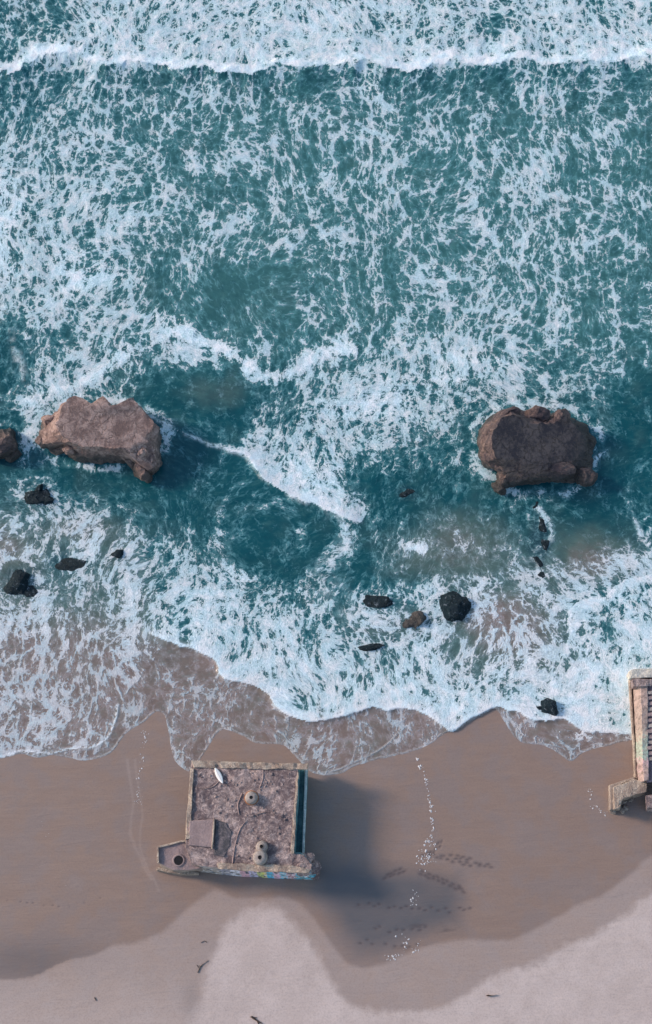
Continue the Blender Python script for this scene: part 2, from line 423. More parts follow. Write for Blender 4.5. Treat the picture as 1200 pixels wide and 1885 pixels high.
MIDB = curve([(240, 735), (275, 765), (310, 785), (345, 800), (400, 824), (440, 836), (462, 850), (490, 887), (540, 917), (580, 930), (610, 946), (665, 963)], 4)
LOBE = curve([(746, 1308), (742, 1330), (728, 1355), (700, 1380), (660, 1400), (620, 1418), (585, 1424)], 4)
LEFTS = curve([(45, 285), (30, 340), (12, 430), (0, 520), (14, 590), (35, 660), (55, 705), (75, 745)], 4)
FIL1 = curve([(985, 930), (1005, 960), (1008, 985), (990, 1010), (972, 1030), (985, 1050), (990, 1085)], 4)
FIL2 = curve([(605, 940), (635, 975), (640, 1010), (600, 1045), (590, 1075), (625, 1095), (640, 1130)], 4)
FIL3 = curve([(1165, 955), (1180, 985), (1200, 1000)], 3)
FIL4 = curve([(880, 775), (905, 755), (940, 742), (985, 738), (1030, 742)], 3)
RB = curve([(1230, 1040), (1200, 1055), (1160, 1065), (1130, 1080), (1105, 1100), (1065, 1108), (1046, 1130), (1048, 1170), (1035, 1210), (1012, 1250)], 4)

DT = np.array([
 [.50,.55,.80,.85,.85,.85,.82,.85,.80,.82,.85,.80,.80],
 [.50,.60,.85,.82,.85,.85,.85,.80,.72,.58,.80,.82,.75],
 [.72,.78,.92,.90,.92,.92,.92,.92,.90,.88,.88,.92,.92],
 [.38,.38,.44,.40,.44,.40,.40,.40,.44,.34,.42,.44,.36],
 [.52,.52,.54,.48,.52,.50,.55,.52,.46,.50,.52,.46,.46],
 [.60,.60,.60,.50,.50,.50,.50,.56,.50,.50,.50,.46,.46],
 [.66,.64,.60,.52,.50,.50,.50,.50,.44,.50,.54,.48,.44],
 [.72,.64,.64,.56,.52,.50,.54,.50,.46,.50,.54,.48,.40],
 [.74,.66,.66,.58,.54,.52,.50,.52,.50,.50,.52,.46,.40],
 [.74,.68,.66,.52,.48,.50,.50,.52,.54,.52,.52,.46,.40],
 [.74,.70,.62,.38,.36,.40,.46,.48,.52,.52,.52,.46,.44],
 [.66,.70,.66,.44,.34,.38,.42,.50,.52,.56,.56,.46,.44],
 [.60,.66,.70,.74,.38,.38,.46,.58,.60,.60,.60,.50,.48],
 [.38,.66,.66,.68,.62,.56,.60,.64,.68,.66,.62,.52,.42],
 [.30,.66,.56,.38,.30,.44,.68,.74,.74,.70,.66,.58,.30],
 [.42,.80,.50,.25,.14,.40,.72,.74,.74,.60,.50,.45,.10],
 [.30,.30,.30,.28,.30,.68,.74,.68,.66,.50,.30,.12,.06],
 [.30,.42,.20,.10,.14,.66,.72,.52,.40,.34,.20,.12,.10],
 [.44,.48,.25,.22,.12,.20,.64,.24,.18,.30,.28,.28,.24],
 [.48,.50,.44,.30,.18,.08,.22,.22,.28,.28,.30,.22,.30],
 [.42,.46,.48,.44,.34,.12,.22,.30,.30,.34,.36,.20,.34],
 [.38,.44,.48,.50,.54,.22,.30,.22,.24,.30,.38,.38,.50],
 [.44,.50,.58,.66,.70,.54,.38,.34,.30,.30,.36,.60,.80],
 [.58,.58,.54,.72,.80,.74,.50,.44,.40,.32,.40,.72,.80],
 [.58,.58,.50,.56,.78,.78,.68,.58,.55,.50,.60,.78,.82],
 [.58,.58,.54,.48,.78,.80,.74,.68,.68,.68,.76,.86,.86],
 [.60,.58,.50,.34,.40,.80,.80,.80,.84,.84,.86,.86,.86],
 [.62,.58,.48,.32,.30,.40,.80,.80,.86,.86,.86,.86,.86],
 [.62,.56,.44,.30,.30,.40,.60,.70,.80,.80,.80,.80,.80]])
def table(T, px, py, dx=100., dy=50.):
    fx = np.clip(px/dx, 0, T.shape[1]-1.001); fy = np.clip(py/dy, 0, T.shape[0]-1.001)
    ix, iy = fx.astype(int), fy.astype(int); fx, fy = fx-ix, fy-iy
    fx = fx*fx*(3-2*fx); fy = fy*fy*(3-2*fy)
    return (T[iy, ix]*(1-fx)+T[iy, ix+1]*fx)*(1-fy)+(T[iy+1, ix]*(1-fx)+T[iy+1, ix+1]*fx)*fy

def grid_mesh(xs, ys, Z, keep=None):
    nx, ny = len(xs), len(ys)
    X, Y = np.meshgrid(xs, ys)
    co = np.stack([X, Y, Z], -1).reshape(-1, 3)
    idx = np.arange(nx*ny).reshape(ny, nx)
    q = np.stack([idx[:-1, :-1], idx[:-1, 1:], idx[1:, 1:], idx[1:, :-1]], -1).reshape(-1, 4)
    if keep is not None: q = q[keep[q].any(1)]
    me = bpy.data.meshes.new('grid')
    me.vertices.add(len(co)); me.vertices.foreach_set('co', co.ravel())
    me.loops.add(q.size); me.loops.foreach_set('vertex_index', q.ravel().astype(np.int32))
    me.polygons.add(len(q)); me.polygons.foreach_set('loop_start', np.arange(0, q.size, 4, dtype=np.int32))
    me.polygons.foreach_set('loop_total', np.full(len(q), 4, dtype=np.int32))
    me.polygons.foreach_set('use_smooth', np.ones(len(q), bool))
    me.update(); return me
def fattr(me, name, a):
    at_ = me.attributes.new(name, 'FLOAT', 'POINT'); at_.data.foreach_set('value', np.ascontiguousarray(a, dtype=np.float32).ravel())

PX0 = 15.0
def build_sea():
    xs = spaced(-50, 50, .16, -500, 500); ys = spaced(at(600, 1450).y, at(600, -40).y, .17, at(600, 1450).y-.4, 900)
    X, Y = np.meshgrid(xs, ys)
    px, py = proj(X, Y, 0.0)
    wx = px+26*(fbm(X*.18, Y*.18, 11, 3)-.5)*2*.5+10*(fbm(X*.9, Y*.9, 12, 2)-.5)
    wy = py+26*(fbm(X*.18, Y*.18, 21, 3)-.5)*2*.5+10*(fbm(X*.9, Y*.9, 22, 2)-.5)
    # small wobble for sharp fronts
    sx = px+7*(fbm(X*.7, Y*.7, 31, 3)-.5); sy = py+9*(fbm(X*.7, Y*.7, 32, 3)-.5)
    dens = table(DT, wx, wy)
    dens = dens+.10*(fbm(X*.35, Y*.35, 41, 3)-.5)*2*.6
    white = np.full(px.shape, .86); wisp = np.full(px.shape, .25); line = np.zeros(px.shape)
    white *= 1-.16*smooth(150, 260, py)*(1-smooth(480, 640, py))*smooth(120, 350, px)
    wisp += .55*smooth(560, 900, py)
    wisp = np.where(py < 130, .15, wisp); wisp = wisp-.45*smooth(1080, 1180, py)
    # --- crest of the outer wave
    crest = sdist(sx+5*(fbm(X*1.3, Y*1.3, 33, 2)-.5), sy+24*(fbm(X*.33, Y*.2, 34, 4)-.5)+6*(fbm(X*1.8, Y*.9, 35, 2)-.5), CREST+[(1300, -900), (-100, -900)])
    up = smooth(-2, 4, crest)
    band = np.exp(-((crest-8)/12)**2)*(.30+1.0*fbm(X*.35, Y*.35, 36, 3))
    dens = np.where(crest > 0, np.maximum(dens-.17, .44+.68*band), dens-(.10*np.exp(crest/22.)))
    white = np.where(crest > 0, .88+.12*band, white)
    # --- diagonal front in the middle
    md = pdist(sx, sy, MIDB)
    poly = sdist(sx, sy, MIDB+[(700, 900), (720, 700), (420, 640), (260, 700)])
    dark = blob(px, py, 380, 900, 130, 60, .35)+blob(px, py, 520, 985, 95, 55, .3)
    ins = poly > 0
    mfade = smooth(300, 420, px)*(1-smooth(640, 675, px))
    dens = np.where(ins, np.maximum(dens, (.90*np.exp(-md/150.))*smooth(390, 480, px)*(1-.5*smooth(640, 700, px))+(.72*np.exp(-md/7.))*(1-smooth(640, 675, px))), dens)
    dens = np.where(~ins, dens-.22*np.clip(dark, 0, 1), dens)
    line = np.maximum(line, np.exp(-(md/3.2)**2)*.85*smooth(.25, .55, fbm(X*.6, Y*.6, 73, 3))*(1-.75*smooth(560, 660, px)))
    # --- left edge streak, thin filaments
    for P, w, a in ((LEFTS, 9, .6), (FIL1, 5, .6), (FIL2, 14, .50), (FIL3, 4, .8), (FIL4, 3.5, .8)):
        dd = pdist(wx, wy, P)
        line = np.maximum(line, a*np.exp(-(dd/w)**2)*smooth(.38, .62, fbm(X*.5, Y*.5, 47, 3))); dens = np.maximum(dens, (.36+.40*a)*np.exp(-(dd/(w*2.2))**2))
    # patches of froth
    for cx, cy, rx, ry, a, v in ((765, 1005, 26, 14, .2, .8), (330, 600, 70, 22, .3, .75), (470, 685, 80, 20, .3, .78), (120, 725, 40, 22, 0, .85), (20, 400, 26, 120, 0, .84), (150, 500, 60, 40, .3, .74), (800, 700, 120, 22, -.1, .80), (690, 745, 90, 26, -.2, .84), (880, 660, 90, 16, .1, .78), (240, 640, 60, 18, -.2, .78), (560, 900, 60, 28, .6, .85),
                                 (1150, 1010, 40, 12, -.4, .45), (590, 870, 80, 40, .4, .8), (180, 990, 60, 20, 0, .58), (440, 1060, 50, 22, .4, .72), (230, 940, 50, 14, 0, .42)):
        dens = np.maximum(dens, v*blob(wx, wy, cx, cy, rx, ry, a)); white = np.maximum(white, .86+.14*smooth(.2, .8, blob(wx, wy, cx, cy, rx*1.1, ry*1.1, a))*smooth(.5, .7, v))
    BAND = curve([(60, 740), (130, 715), (240, 655), (300, 606), (370, 622), (430, 662), (500, 692), (570, 665), (650, 640)], 3)
    bd = pdist(wx, wy, BAND); dens = np.maximum(dens, .86*np.exp(-(bd/24)**2)); white = np.maximum(white, .86+.14*np.exp(-(bd/18)**2))
    # quiet dark pools
    for cx, cy, rx, ry, a, v in ((345, 860, 50, 50, 0, .5), (420, 545, 60, 34, 0, .22), (700, 900, 70, 26, 0, .35), (860, 960, 70, 30, 0, .2), (1080, 985, 60, 36, 0, .35), (1160, 800, 55, 80, 0, .4),
                                 (20, 640, 18, 70, 0, .35), (360, 730, 110, 28, .15, .35), (770, 800, 22, 14, 0, .2), (745, 1050, 60, 30, 0, .2), (930, 1110, 70, 40, 0, .12), (520, 1030, 60, 50, 0, .25),
                                 (35, 1075, 40, 30, 0, .3), (980, 900, 90, 16, 0, .2), (200, 880, 110, 20, 0, .25), (430, 905, 110, 30, .35, .3)):
        dens = dens-.72*v*blob(wx, wy, cx, cy, rx, ry, a)
    swd = sdist(sx, sy, SWASH+[(300, 1190), (225, 1110), (-100, 1090)])
    dens = np.maximum(dens, .05+.24*fbm(X*.16, Y*.16, 45, 3))
    dens = dens+.045*smooth(1140, 1190, py)*(1-smooth(230, 330, px))*(swd > 0)
    for cx, cy, rx, ry, v in ((182, 800, 122, 66, .78), (987, 822, 122, 84, .72), (836, 1120, 36, 38, .6), (765, 1143, 30, 24, .6), (694, 1106, 34, 18, .55), (684, 1192, 40, 16, .7), (34, 1076, 38, 42, .6), (68, 914, 42, 28, .6), (5, 825, 44, 52, .55)):
        rr = np.hypot((wx-cx)/rx, (wy-cy)/ry); dens = np.maximum(dens, v*np.exp(-((rr-1.0)/.16)**2)*(.65+.7*fbm(X*.4, Y*.4, 46, 2))*np.where(wy > cy, .80, 1.0))
    # --- right hand bore
    rb = sdist(sx, sy, RB+[(1012, 1360), (1400, 1360), (1400, 1040)])
    dens = np.where(rb > 0, np.maximum(dens, .62+.30*np.exp(-rb/12.)+.16*(fbm(X*.25, Y*.25, 49, 3)-.3)), dens)
    # --- shore bore and films
    bore = sdist(sx, sy, BORE+[(1300, 800), (600, 900), (225, 900)])
    edge = sdist(px+3*(fbm(X*.8, Y*.8, 51, 3)-.5), py+4*(fbm(X*.8, Y*.8, 52, 3)-.5), EDGE+[(1400, -5000), (-200, -5000)])
    swd = sdist(sx, sy, SWASH+[(300, 1190), (225, 1110), (-100, 1090)])
    below = (bore < 0) & (py > 1150)
    fr = np.exp(-np.clip(bore, 0, 999)/26.)*smooth(215, 300, px)
    dens = np.where(bore > 0, np.maximum(dens, (.58+.46*fr)*smooth(1120, 1180, py+.15*(px-200))*smooth(230, 300, px)), dens)
    filmz = below & (swd < 0)
    fd = .30+.26*(fbm(X*.5, Y*.5, 61, 3)-.3)+.14*blob(px, py, 600, 1380, 40, 30)+.3*blob(px, py, 335, 1400, 14, 30)+.12*blob(px, py, 400, 1290, 60, 40)+.14*blob(px, py, 560, 1410, 40, 20)
    dens = np.where(filmz, fd, dens)
    line = np.where(filmz, 0, line)
    # foamy lines
    line = np.maximum(line, np.exp(-((edge-2.0)/2.0)**2)*(.35+.3*fbm(X*.3, Y*.3, 71, 2)))
    line = np.maximum(line, .9*np.exp(-(pdist(px, py, SWASH)/3.0)**2))
    line = np.maximum(line, .75*np.exp(-(pdist(px, py, LOBE)/1.6)**2))
    line = np.maximum(line, 1.0*np.exp(-((bore-3)/3.6)**2)*smooth(235, 300, px)*(py > 1100)*smooth(.30, .55, fbm(X*.5, Y*.5, 72, 3)))
    # sand showing through
    sandy = smooth(930, 1260, wy)*.75
    for cx, cy, rx, ry, v in ((150, 975, 70, 30, .55), (15, 1010, 60, 60, .6), (930, 1120, 120, 60, .5), (860, 980, 80, 40, .35), (1080, 1000, 60, 40, .4), (720, 1150, 80, 30, .4), (800, 1010, 130, 50, .34), (1090, 1040, 80, 50, .35), (620, 1110, 60, 40, .3), (230, 1010, 80, 40, .3), (400, 720, 60, 25, .28), (950, 1200, 120, 50, .4)):
        sandy = sandy+v*blob(wx, wy, cx, cy, rx, ry)
    sandy = sandy-.75*blob(wx, wy, 520, 1020, 150, 60)-.4*blob(wx, wy, 300, 1020, 60, 30)
    sandy = sandy-.62*smooth(0, 20, bore)*smooth(250, 330, px)*(1-.8*blob(px, py, 930, 1130, 110, 70))*smooth(1040, 1110, py); sandy = np.clip(sandy, 0, .92); bs = (bore < 0)*smooth(1120, 1230, wy+.12*(230-np.clip(px, 0, 230))); sandy = sandy*(1-bs)+.93*bs
    sandy = np.clip(sandy+.25*(fbm(X*.4, Y*.4, 81, 3)-.5), 0, .97)
    g = smooth(60, 250, py)*(1-smooth(560, 760, py))*smooth(-100, 500, wx)
    deep = np.array([.004, .065, .083]); green = np.array([.032, .116, .122]); sandc = np.array([.200, .150, .130]); mid = np.array([.075, .125, .115])
    wc = deep*(1-g[..., None])+green*g[..., None]
    s = sandy[..., None]
    wc = np.where(s < .5, wc*(1-s*2)+mid*(s*2), mid*(2-2*s)+sandc*(2*s-1))
    # rock showing just under the surface
    reef = np.zeros(px.shape)
    for cx, cy, rx, ry, v in ((125, 1035, 45, 20, .8), (745, 908, 28, 18, .55), (985, 1000, 22, 75, .85), (215, 1022, 20, 16, .7), (45, 1075, 50, 32, .75), (700, 1108, 42, 20, .8), (835, 1118, 38, 34, .7),
                              (690, 1190, 50, 14, .75), (770, 1150, 40, 20, .7), (70, 915, 45, 26, .6), (1010, 1305, 26, 22, .7), (15, 830, 35, 45, .6)):
        reef = np.maximum(reef, v*smooth(.25, .8, blob(wx, wy, cx, cy, rx, ry)))
    wc = wc*(1-reef[..., None])+np.array([.012, .045, .062])*reef[..., None]
    wc = wc*(.85+.3*fbm(X*.25, Y*.25, 91, 4))[..., None]
    # greyer, thinner froth over the left swash and in the films
    lsw = np.clip(smooth(1140, 1220, py-.10*(px-0))*(swd > -3)*(bore < 3), 0, 1)
    white = white-.16*lsw-.26*filmz
    white = np.where((bore > 0) & (py > 1080) & (px > 230), .92, white); white = np.where(rb > 0, .95, white)
    white = np.where((line > .3) & ~filmz, np.maximum(white, .95), white)
    white = white*(.9+.2*fbm(X*.3, Y*.3, 95, 3))
    # no froth far out of the picture needs care: the table is clamped there
    # --- flow coordinates
    ax = 1.0+.0*X
    fx = X+2.4*(fbm(X*.08, Y*.08, 101, 2)-.5)*2; fy = Y+2.4*(fbm(X*.08, Y*.08, 102, 2)-.5)*2
    shear = smooth(700, 1000, py)
    fx = fx+.3*(fbm(X*.35, Y*.35, 103, 2)-.5)*2*shear; fy = fy+.3*(fbm(X*.35, Y*.35, 104, 2)-.5)*2*shear
    k = 1.08
    dn = smooth(.60, .80, dens)
    # --- relief
    calm = smooth(SHORE_Y+2, SHORE_Y+25, Y)
    z = calm*(.35*(fbm(X*.10, Y*.22, 111, 4)-.5)+.10*(fbm(X*.8, Y*.8, 112, 3)-.5))
    cm = crest/13.0
    z = z+np.where(cm > 0, 1.1*np.exp(-cm/7.), 1.1*np.exp(cm/2.6))*(.8+.4*fbm(X*.25, Y*.25, 113, 3))
    z = z+.35*np.where(ins, np.exp(-md/40.), np.exp(-md/5.))*mfade*(md < 90)
    rh = .30*np.where(bore > 0, np.exp(-bore/60.), np.exp(bore/4.))*smooth(230, 320, px)*smooth(1080, 1200, py)
    sz = sand_z(X, Y)
    film = np.clip(edge/15., -.8, 1.2)*.05
    film = np.where(edge < -6, -.25, film)
    zs = np.maximum(z, -.02) if False else z
    z = np.where(Y > SHORE_Y+8, np.maximum(zs, sz+.05), np.maximum(sz+film, zs*smooth(SHORE_Y-2, SHORE_Y+8, Y)-.02))
    z = np.where(edge > 0, z+rh+.05*dn*fbm(X*1.2, Y*1.2, 114, 3), np.minimum(z, sz+film))
    keep = (edge > -12).ravel()
    me = grid_mesh(xs, ys, z, keep); me.name = 'sea'
    dens = np.where(filmz, dens, dens+(.045-.045*(px < 350)*(1-smooth(250, 350, px)))*smooth(120, 240, py)*(1-smooth(520, 700, py))-.07*smooth(1060, 1120, py)*(1-smooth(.8, 1.0, dens)))
    dens = np.where(filmz, dens, dens-(.12-.03*(1-smooth(480, 600, py)))*smooth(130, 230, py)*(1-smooth(820, 960, py))*(1-smooth(.86, 1.0, dens)))
    dens = dens+.22*(fbm(X*.22, Y*.13, 48, 3)-.5)*smooth(130, 230, py)*(1-smooth(1150, 1250, py))
    fattr(me, 'dens', np.clip(dens, -.2, 1.15)); fattr(me, 'white', np.clip(white, .1, 1.0)); fattr(me, 'wisp', np.clip(wisp, 0, 1)); fattr(me, 'line', np.clip(line, 0, 1))
    a = me.attributes.new('flow', 'FLOAT_VECTOR', 'POINT'); a.data.foreach_set('vector', np.stack([fx*k, fy*k, 0*fx], -1).astype(np.float32).ravel())
    c4 = np.concatenate([np.clip(wc, 0, 1), np.ones(px.shape+(1,))], -1)
    mc = np.array([.17, .43, .48])*(1-s)+np.array([.44, .40, .43])*s
    a = me.attributes.new('mcol', 'FLOAT_COLOR', 'POINT'); a.data.foreach_set('color', np.concatenate([mc, np.ones(px.shape+(1,))], -1).astype(np.float32).ravel())
    a = me.attributes.new('wcol', 'FLOAT_COLOR', 'POINT'); a.data.foreach_set('color', c4.astype(np.float32).ravel())
    o = link('sea', me, M['water']); o['kind'] = 'structure'; o['label'] = 'teal surf with white foam running up the beach'

# ------------------------------------------------------------------ the beach
WETL = curve([(-200, 1810), (0, 1802), (60, 1799), (105, 1777), (165, 1757), (230, 1737), (290, 1719), (318, 1697), (340, 1672), (372, 1648), (400, 1636), (440, 1655), (500, 1650), (545, 1655), (575, 1685), (600, 1722), (625, 1755), (650, 1778), (700, 1774), (740, 1758), (790, 1738), (860, 1728), (925, 1730), (985, 1708), (1060, 1668), (1120, 1640), (1170, 1600), (1200, 1572), (1400, 1470)], 3)
DRY = curve([(330, 1960), (350, 1880), (372, 1840), (380, 1790), (402, 1750), (415, 1710), (450, 1680), (500, 1672), (530, 1690), (560, 1725), (590, 1765), (612, 1810), (640, 1850), (720, 1866), (820, 1855), (880, 1815), (930, 1790), (985, 1775), (1040, 1745), (1110, 1715), (1160, 1680), (1210, 1645), (1400, 1560)], 3)
FOOT = []
def trail(pts, step=7.5, side=2.2, spread=1.2, s=1.0):
    c = curve(pts, 6); acc = 0; k = 0
    for (ax, ay), (bx, by) in zip(c[:-1], c[1:]):
        L = math.hypot(bx-ax, by-ay); acc += L
        while acc > step:
            acc -= step; k += 1
            nx, ny = -(by-ay)/L, (bx-ax)/L; sg = side if k % 2 else -side
            FOOT.append((bx+nx*sg+random.uniform(-spread, spread), by+ny*sg+random.uniform(-spread, spread), math.atan2(by-ay, bx-ax), s))
trail([(704, 1618), (722, 1610), (745, 1600)], 4.5, 2, 1.6, 1.3)
trail([(765, 1604), (805, 1618), (830, 1628), (856, 1640)], 5, 2.4, 1.6, 1.3)
trail([(770, 1570), (812, 1577), (845, 1578), (868, 1582)], 6, 2.6, 1.6, 1.2)
trail([(828, 1583), (860, 1590), (905, 1594)], 7, 2.0, 1.2, 1.2)
trail([(780, 1575), (800, 1566), (812, 1548)], 6, 2.0, 1.5, 1)
trail([(650, 1664), (700, 1668), (760, 1672), (830, 1676), (870, 1672)], 12, 2.4, 2, 1.0)
trail([(670, 1700), (720, 1712), (790, 1706)], 14, 2.4, 3, 1.0)
trail([(640, 1730), (700, 1738), (770, 1742)], 16, 2.4, 3, .9)
trail([(0, 1655), (60, 1662), (130, 1668), (190, 1655)], 15, 1.5, 2.5, .4)
def build_beach():
    y0 = at(600, 1920).y; y1 = at(600, 1290).y
    xs = spaced(-50, 50, .14, -500, 500); ys = spaced(y0, y1, .14, -420, 900)
    X, Y = np.meshgrid(xs, ys)
    Z = sand_z(X, Y)
    px, py = proj(X, Y, Z)
    qx = px+9*(fbm(X*.4, Y*.4, 201, 3)-.5); qy = py+9*(fbm(X*.4, Y*.4, 202, 3)-.5)
    a = sdist(qx, qy, WETL+[(1500, -9000), (-400, -9000)])
    d = sdist(qx+10*(fbm(X*1.2, Y*1.2, 207, 3)-.5), qy+14*(fbm(X*1.2, Y*1.2, 208, 3)-.5), DRY+[(1500, 9000), (300, 9000)])
    leftdry = smooth(1760, 1900, py)*(px < 420)
    inter = .66-.30*leftdry+.0*px
    wet = inter+(1-inter)*smooth(-7, 5, a)
    wet = wet*(1-smooth(-13, 8, d))
    # faint old run-up marks
    wet = wet+.10*(fbm(X*.3, Y*.6, 203, 4)-.5)
    for P, w in (([(235, 1400), (245, 1480), (240, 1540), (275, 1620)], 2.5), ([(250, 1400), (262, 1500), (255, 1560), (290, 1640)], 2.0)):
        wet = wet-.16*np.exp(-(pdist(qx, qy, curve(P))/w)**2)
    sat_sky = .85*smooth(0, 60, sdist(qx, qy, [(540, 1560), (640, 1560), (760, 1575), (860, 1590), (880, 1650), (870, 1725), (790, 1745), (700, 1778), (645, 1782), (590, 1710), (560, 1660)]))
    sat_sky = sat_sky+.45*blob(px, py, 60, 1770, 120, 40)*(a > 0)+.25*blob(px, py, 350, 1840, 18, 40)
    sat_sky = np.clip(sat_sky*(.8+.4*fbm(X*.3, Y*.5, 204, 3)), 0, 1)
    foot = np.zeros(px.shape)
    for fx, fy, ang, s in FOOT:
        p = ground(fx, fy)
        i0, i1 = np.searchsorted(xs, p.x-.8), np.searchsorted(xs, p.x+.8); j0, j1 = np.searchsorted(ys, p.y-.8), np.searchsorted(ys, p.y+.8)
        sl = (slice(j0, j1), slice(i0, i1))
        foot[sl] = np.maximum(foot[sl], blob(X[sl], Y[sl], p.x, p.y, .26*s, .13*s, -ang))
    streaks = smooth(.66, .80, fbm(X*.22, Y*1.5, 205, 4))*smooth(0, 50, sdist(px, py, [(620, 1640), (860, 1640), (860, 1760), (640, 1770)]))
    foot = np.maximum(foot, streaks*.8)
    Z = Z-.06*foot+.02*(fbm(X*1.5, Y*1.5, 206, 3)-.5)*(1-wet)
    Z = np.where(Y < 900, Z, Z)
    me = grid_mesh(xs, ys, Z); me.name = 'beach'
    fattr(me, 'wet', np.clip(wet, 0, 1)); fattr(me, 'sat_sky', sat_sky); fattr(me, 'foot', foot)
    o = link('beach', me, M['sand']); o['kind'] = 'structure'; o['label'] = 'wet brown beach sand with paler dry cusps'
build_sea(); build_beach()

# ------------------------------------------------------------------ rocks
def ringpoly(poly, n, c):
    """radius of a polygon along n directions from c (pixels)"""
    out = []
    q = poly+[poly[0]]
    for i in range(n):
        a = 2*math.pi*i/n; dx, dy = math.cos(a), math.sin(a); best = 1
        for (ax, ay), (bx, by) in zip(q[:-1], q[1:]):
            ex, ey = bx-ax, by-ay; den = dx*ey-dy*ex
            if abs(den) < 1e-9: continue
            t = ((ax-c[0])*ey-(ay-c[1])*ex)/den; u = ((ax-c[0])*dy-(ay-c[1])*dx)/den
            if t > 0 and -1e-6 <= u <= 1+1e-6: best = max(best, t)
        out.append((c[0]+dx*best, c[1]+dy*best))
    return out
def block(levels, c, n=180, sub=7, caps=16, ztop=None, rough=.35, flat=.06, seed=0):
    """levels: (pixel polygon, height function) from the foot up; the last one is the rim of the top"""
    rings = []
    for (pa, za), (pb, zb) in zip(levels[:-1], levels[1:]):
        A, B = ringpoly(pa, n, c), ringpoly(pb, n, c)
        for k in range(sub):
            t = k/sub
            rings.append([((1-t)*at(a[0], a[1], za(*a))+t*at(b[0], b[1], zb(*b)), 1.0) for a, b in zip(A, B)])
    P, zt = ringpoly(levels[-1][0], n, c), levels[-1][1]
    for k in range(caps):
        t = k/caps
        rr = []
        for (x, y) in P:
            qx, qy = x+(c[0]-x)*t, y+(c[1]-y)*t
            rr.append((at(qx, qy, zt(qx, qy)), .9 if k == 0 else max(flat, .5-.2*k)))
        rings.append(rr)
    bm = bmesh.new(); vr = []; CC = at(c[0], c[1], 2)
    s = Vector((seed*5.1, seed*2.3, 0))
    for rr in rings:
        row = []
        for p, w in rr:
            q = p*.35+s
            vd = mn.voronoi(p*.42+s)[0]; ve = mn.voronoi(p*1.1+s)[0]; cr = (vd[1]-vd[0]); ce = (ve[1]-ve[0])
            out = Vector((p.x-CC.x, p.y-CC.y, 1.2)).normalized()
            d = mn.noise_vector(q)*.9+mn.noise_vector(q*2.6)*.55+mn.noise_vector(q*6)*.25
            st = mn.cell(p*.8+s)*.5 if hasattr(mn, 'cell') else 0
            f_ = (cr-.35)*2.4+(ce-.3)*1.1+.5*(mn.noise(Vector((p.x*.3, p.y*.3, p.z*2.2))+s))
            row.append(bm.verts.new(p+d*rough*w*.75+out*(f_*rough*w*.75)+Vector((0, 0, st*.35*rough*w))))
        vr.append(row)
    for a, b in zip(vr[:-1], vr[1:]):
        for i in range(n): bm.faces.new((a[i], a[(i+1) % n], b[(i+1) % n], b[i]))
    cc = bm.verts.new(at(c[0], c[1], zt(*c)))
    for i in range(n): bm.faces.new((vr[-1][i], vr[-1][(i+1) % n], cc))
    bm.faces.new(vr[0][::-1])
    return bm
def boulder(c, size, seed=0, rotz=0, detail=4, rough=.28, cut=.75):
    bm = bmesh.new(); bmesh.ops.create_icosphere(bm, subdivisions=detail, radius=1)
    rnd = random.Random(seed); planes = []
    for _ in range(9):
        v = Vector((rnd.gauss(0, 1), rnd.gauss(0, 1), rnd.gauss(0, .8))).normalized(); planes.append((v, rnd.uniform(cut-.12, cut+.12)))
    s = Vector((seed*4.3, 1.7*seed, 2))
    cz, sz_ = math.cos(rotz), math.sin(rotz)
    for v in bm.verts:
        p = v.co.copy()
        for nrm, dd in planes:
            k = p.dot(nrm)
            if k > dd: p -= nrm*(k-dd)
        p += mn.noise_vector(p*1.3+s)*rough*.6+mn.noise_vector(p*3.5+s)*rough*.3+mn.noise_vector(p*9+s)*rough*.10
        x, y, z = p.x*size[0], p.y*size[1], p.z*size[2]
        v.co = Vector(c)+Vector((x*cz-y*sz_, x*sz_+y*cz, z))
    return bm

cst = lambda v: (lambda x, y: v)
# left block: flat lit top, broken western end
c = (190, 795)
top = [(112, 752), (122, 738), (134, 730), (150, 732), (165, 741), (177, 735), (190, 730), (204, 744), (222, 739), (245, 732), (262, 750), (284, 778), (276, 800), (272, 814), (245, 826), (200, 824), (150, 825), (128, 816), (108, 802), (98, 780)]
mid = [(70, 795), (84, 772), (112, 748), (133, 735), (165, 745), (190, 737), (204, 748), (248, 738), (291, 782), (293, 828), (284, 862), (264, 866), (250, 842), (200, 838), (146, 838), (128, 826), (112, 812), (96, 822), (80, 818)]
foot = [(66, 802), (78, 778), (112, 760), (135, 750), (200, 755), (255, 755), (297, 792), (301, 840), (296, 872), (274, 894), (262, 888), (248, 862), (200, 863), (143, 862), (124, 848), (108, 836), (90, 846), (73, 840), (76, 822)]
zt = lambda x, y: 5.0-.012*(x-190)-.006*(y-795)*1.0+.5*math.exp(-((x-200)/60)**2-((y-745)/16)**2)
t = thing('concrete_block', at(190, 800, 0), 'large brown flat-topped block with notched seaward rim, standing in the surf at left', 'block', 'large broken blocks in the surf')
place('block_body', block([(foot, cst(-1.0)), (mid, cst(2.2)), (top, zt)], c, seed=1, rough=.34, flat=.07), M['rockA'], t)
for (x, y, z, s, r) in ((82, 812, 1.0, (1.2, 1.0, 1.4), .3), (92, 780, 2.4, (1.3, 1.2, 1.4), 1), (262, 868, .8, (1.3, 1.6, 1.7), .5), (130, 826, 2.4, (1.1, .9, 1.0), .2), (262, 835, 2.6, (1.2, 1.0, 1.2), 2), (284, 850, 1.0, (1.0, 1.6, 1.8), 0)):
    place('broken_lump', boulder(at(x, y, z), s, int(x), r, 4, .35), M['rockA'], t)
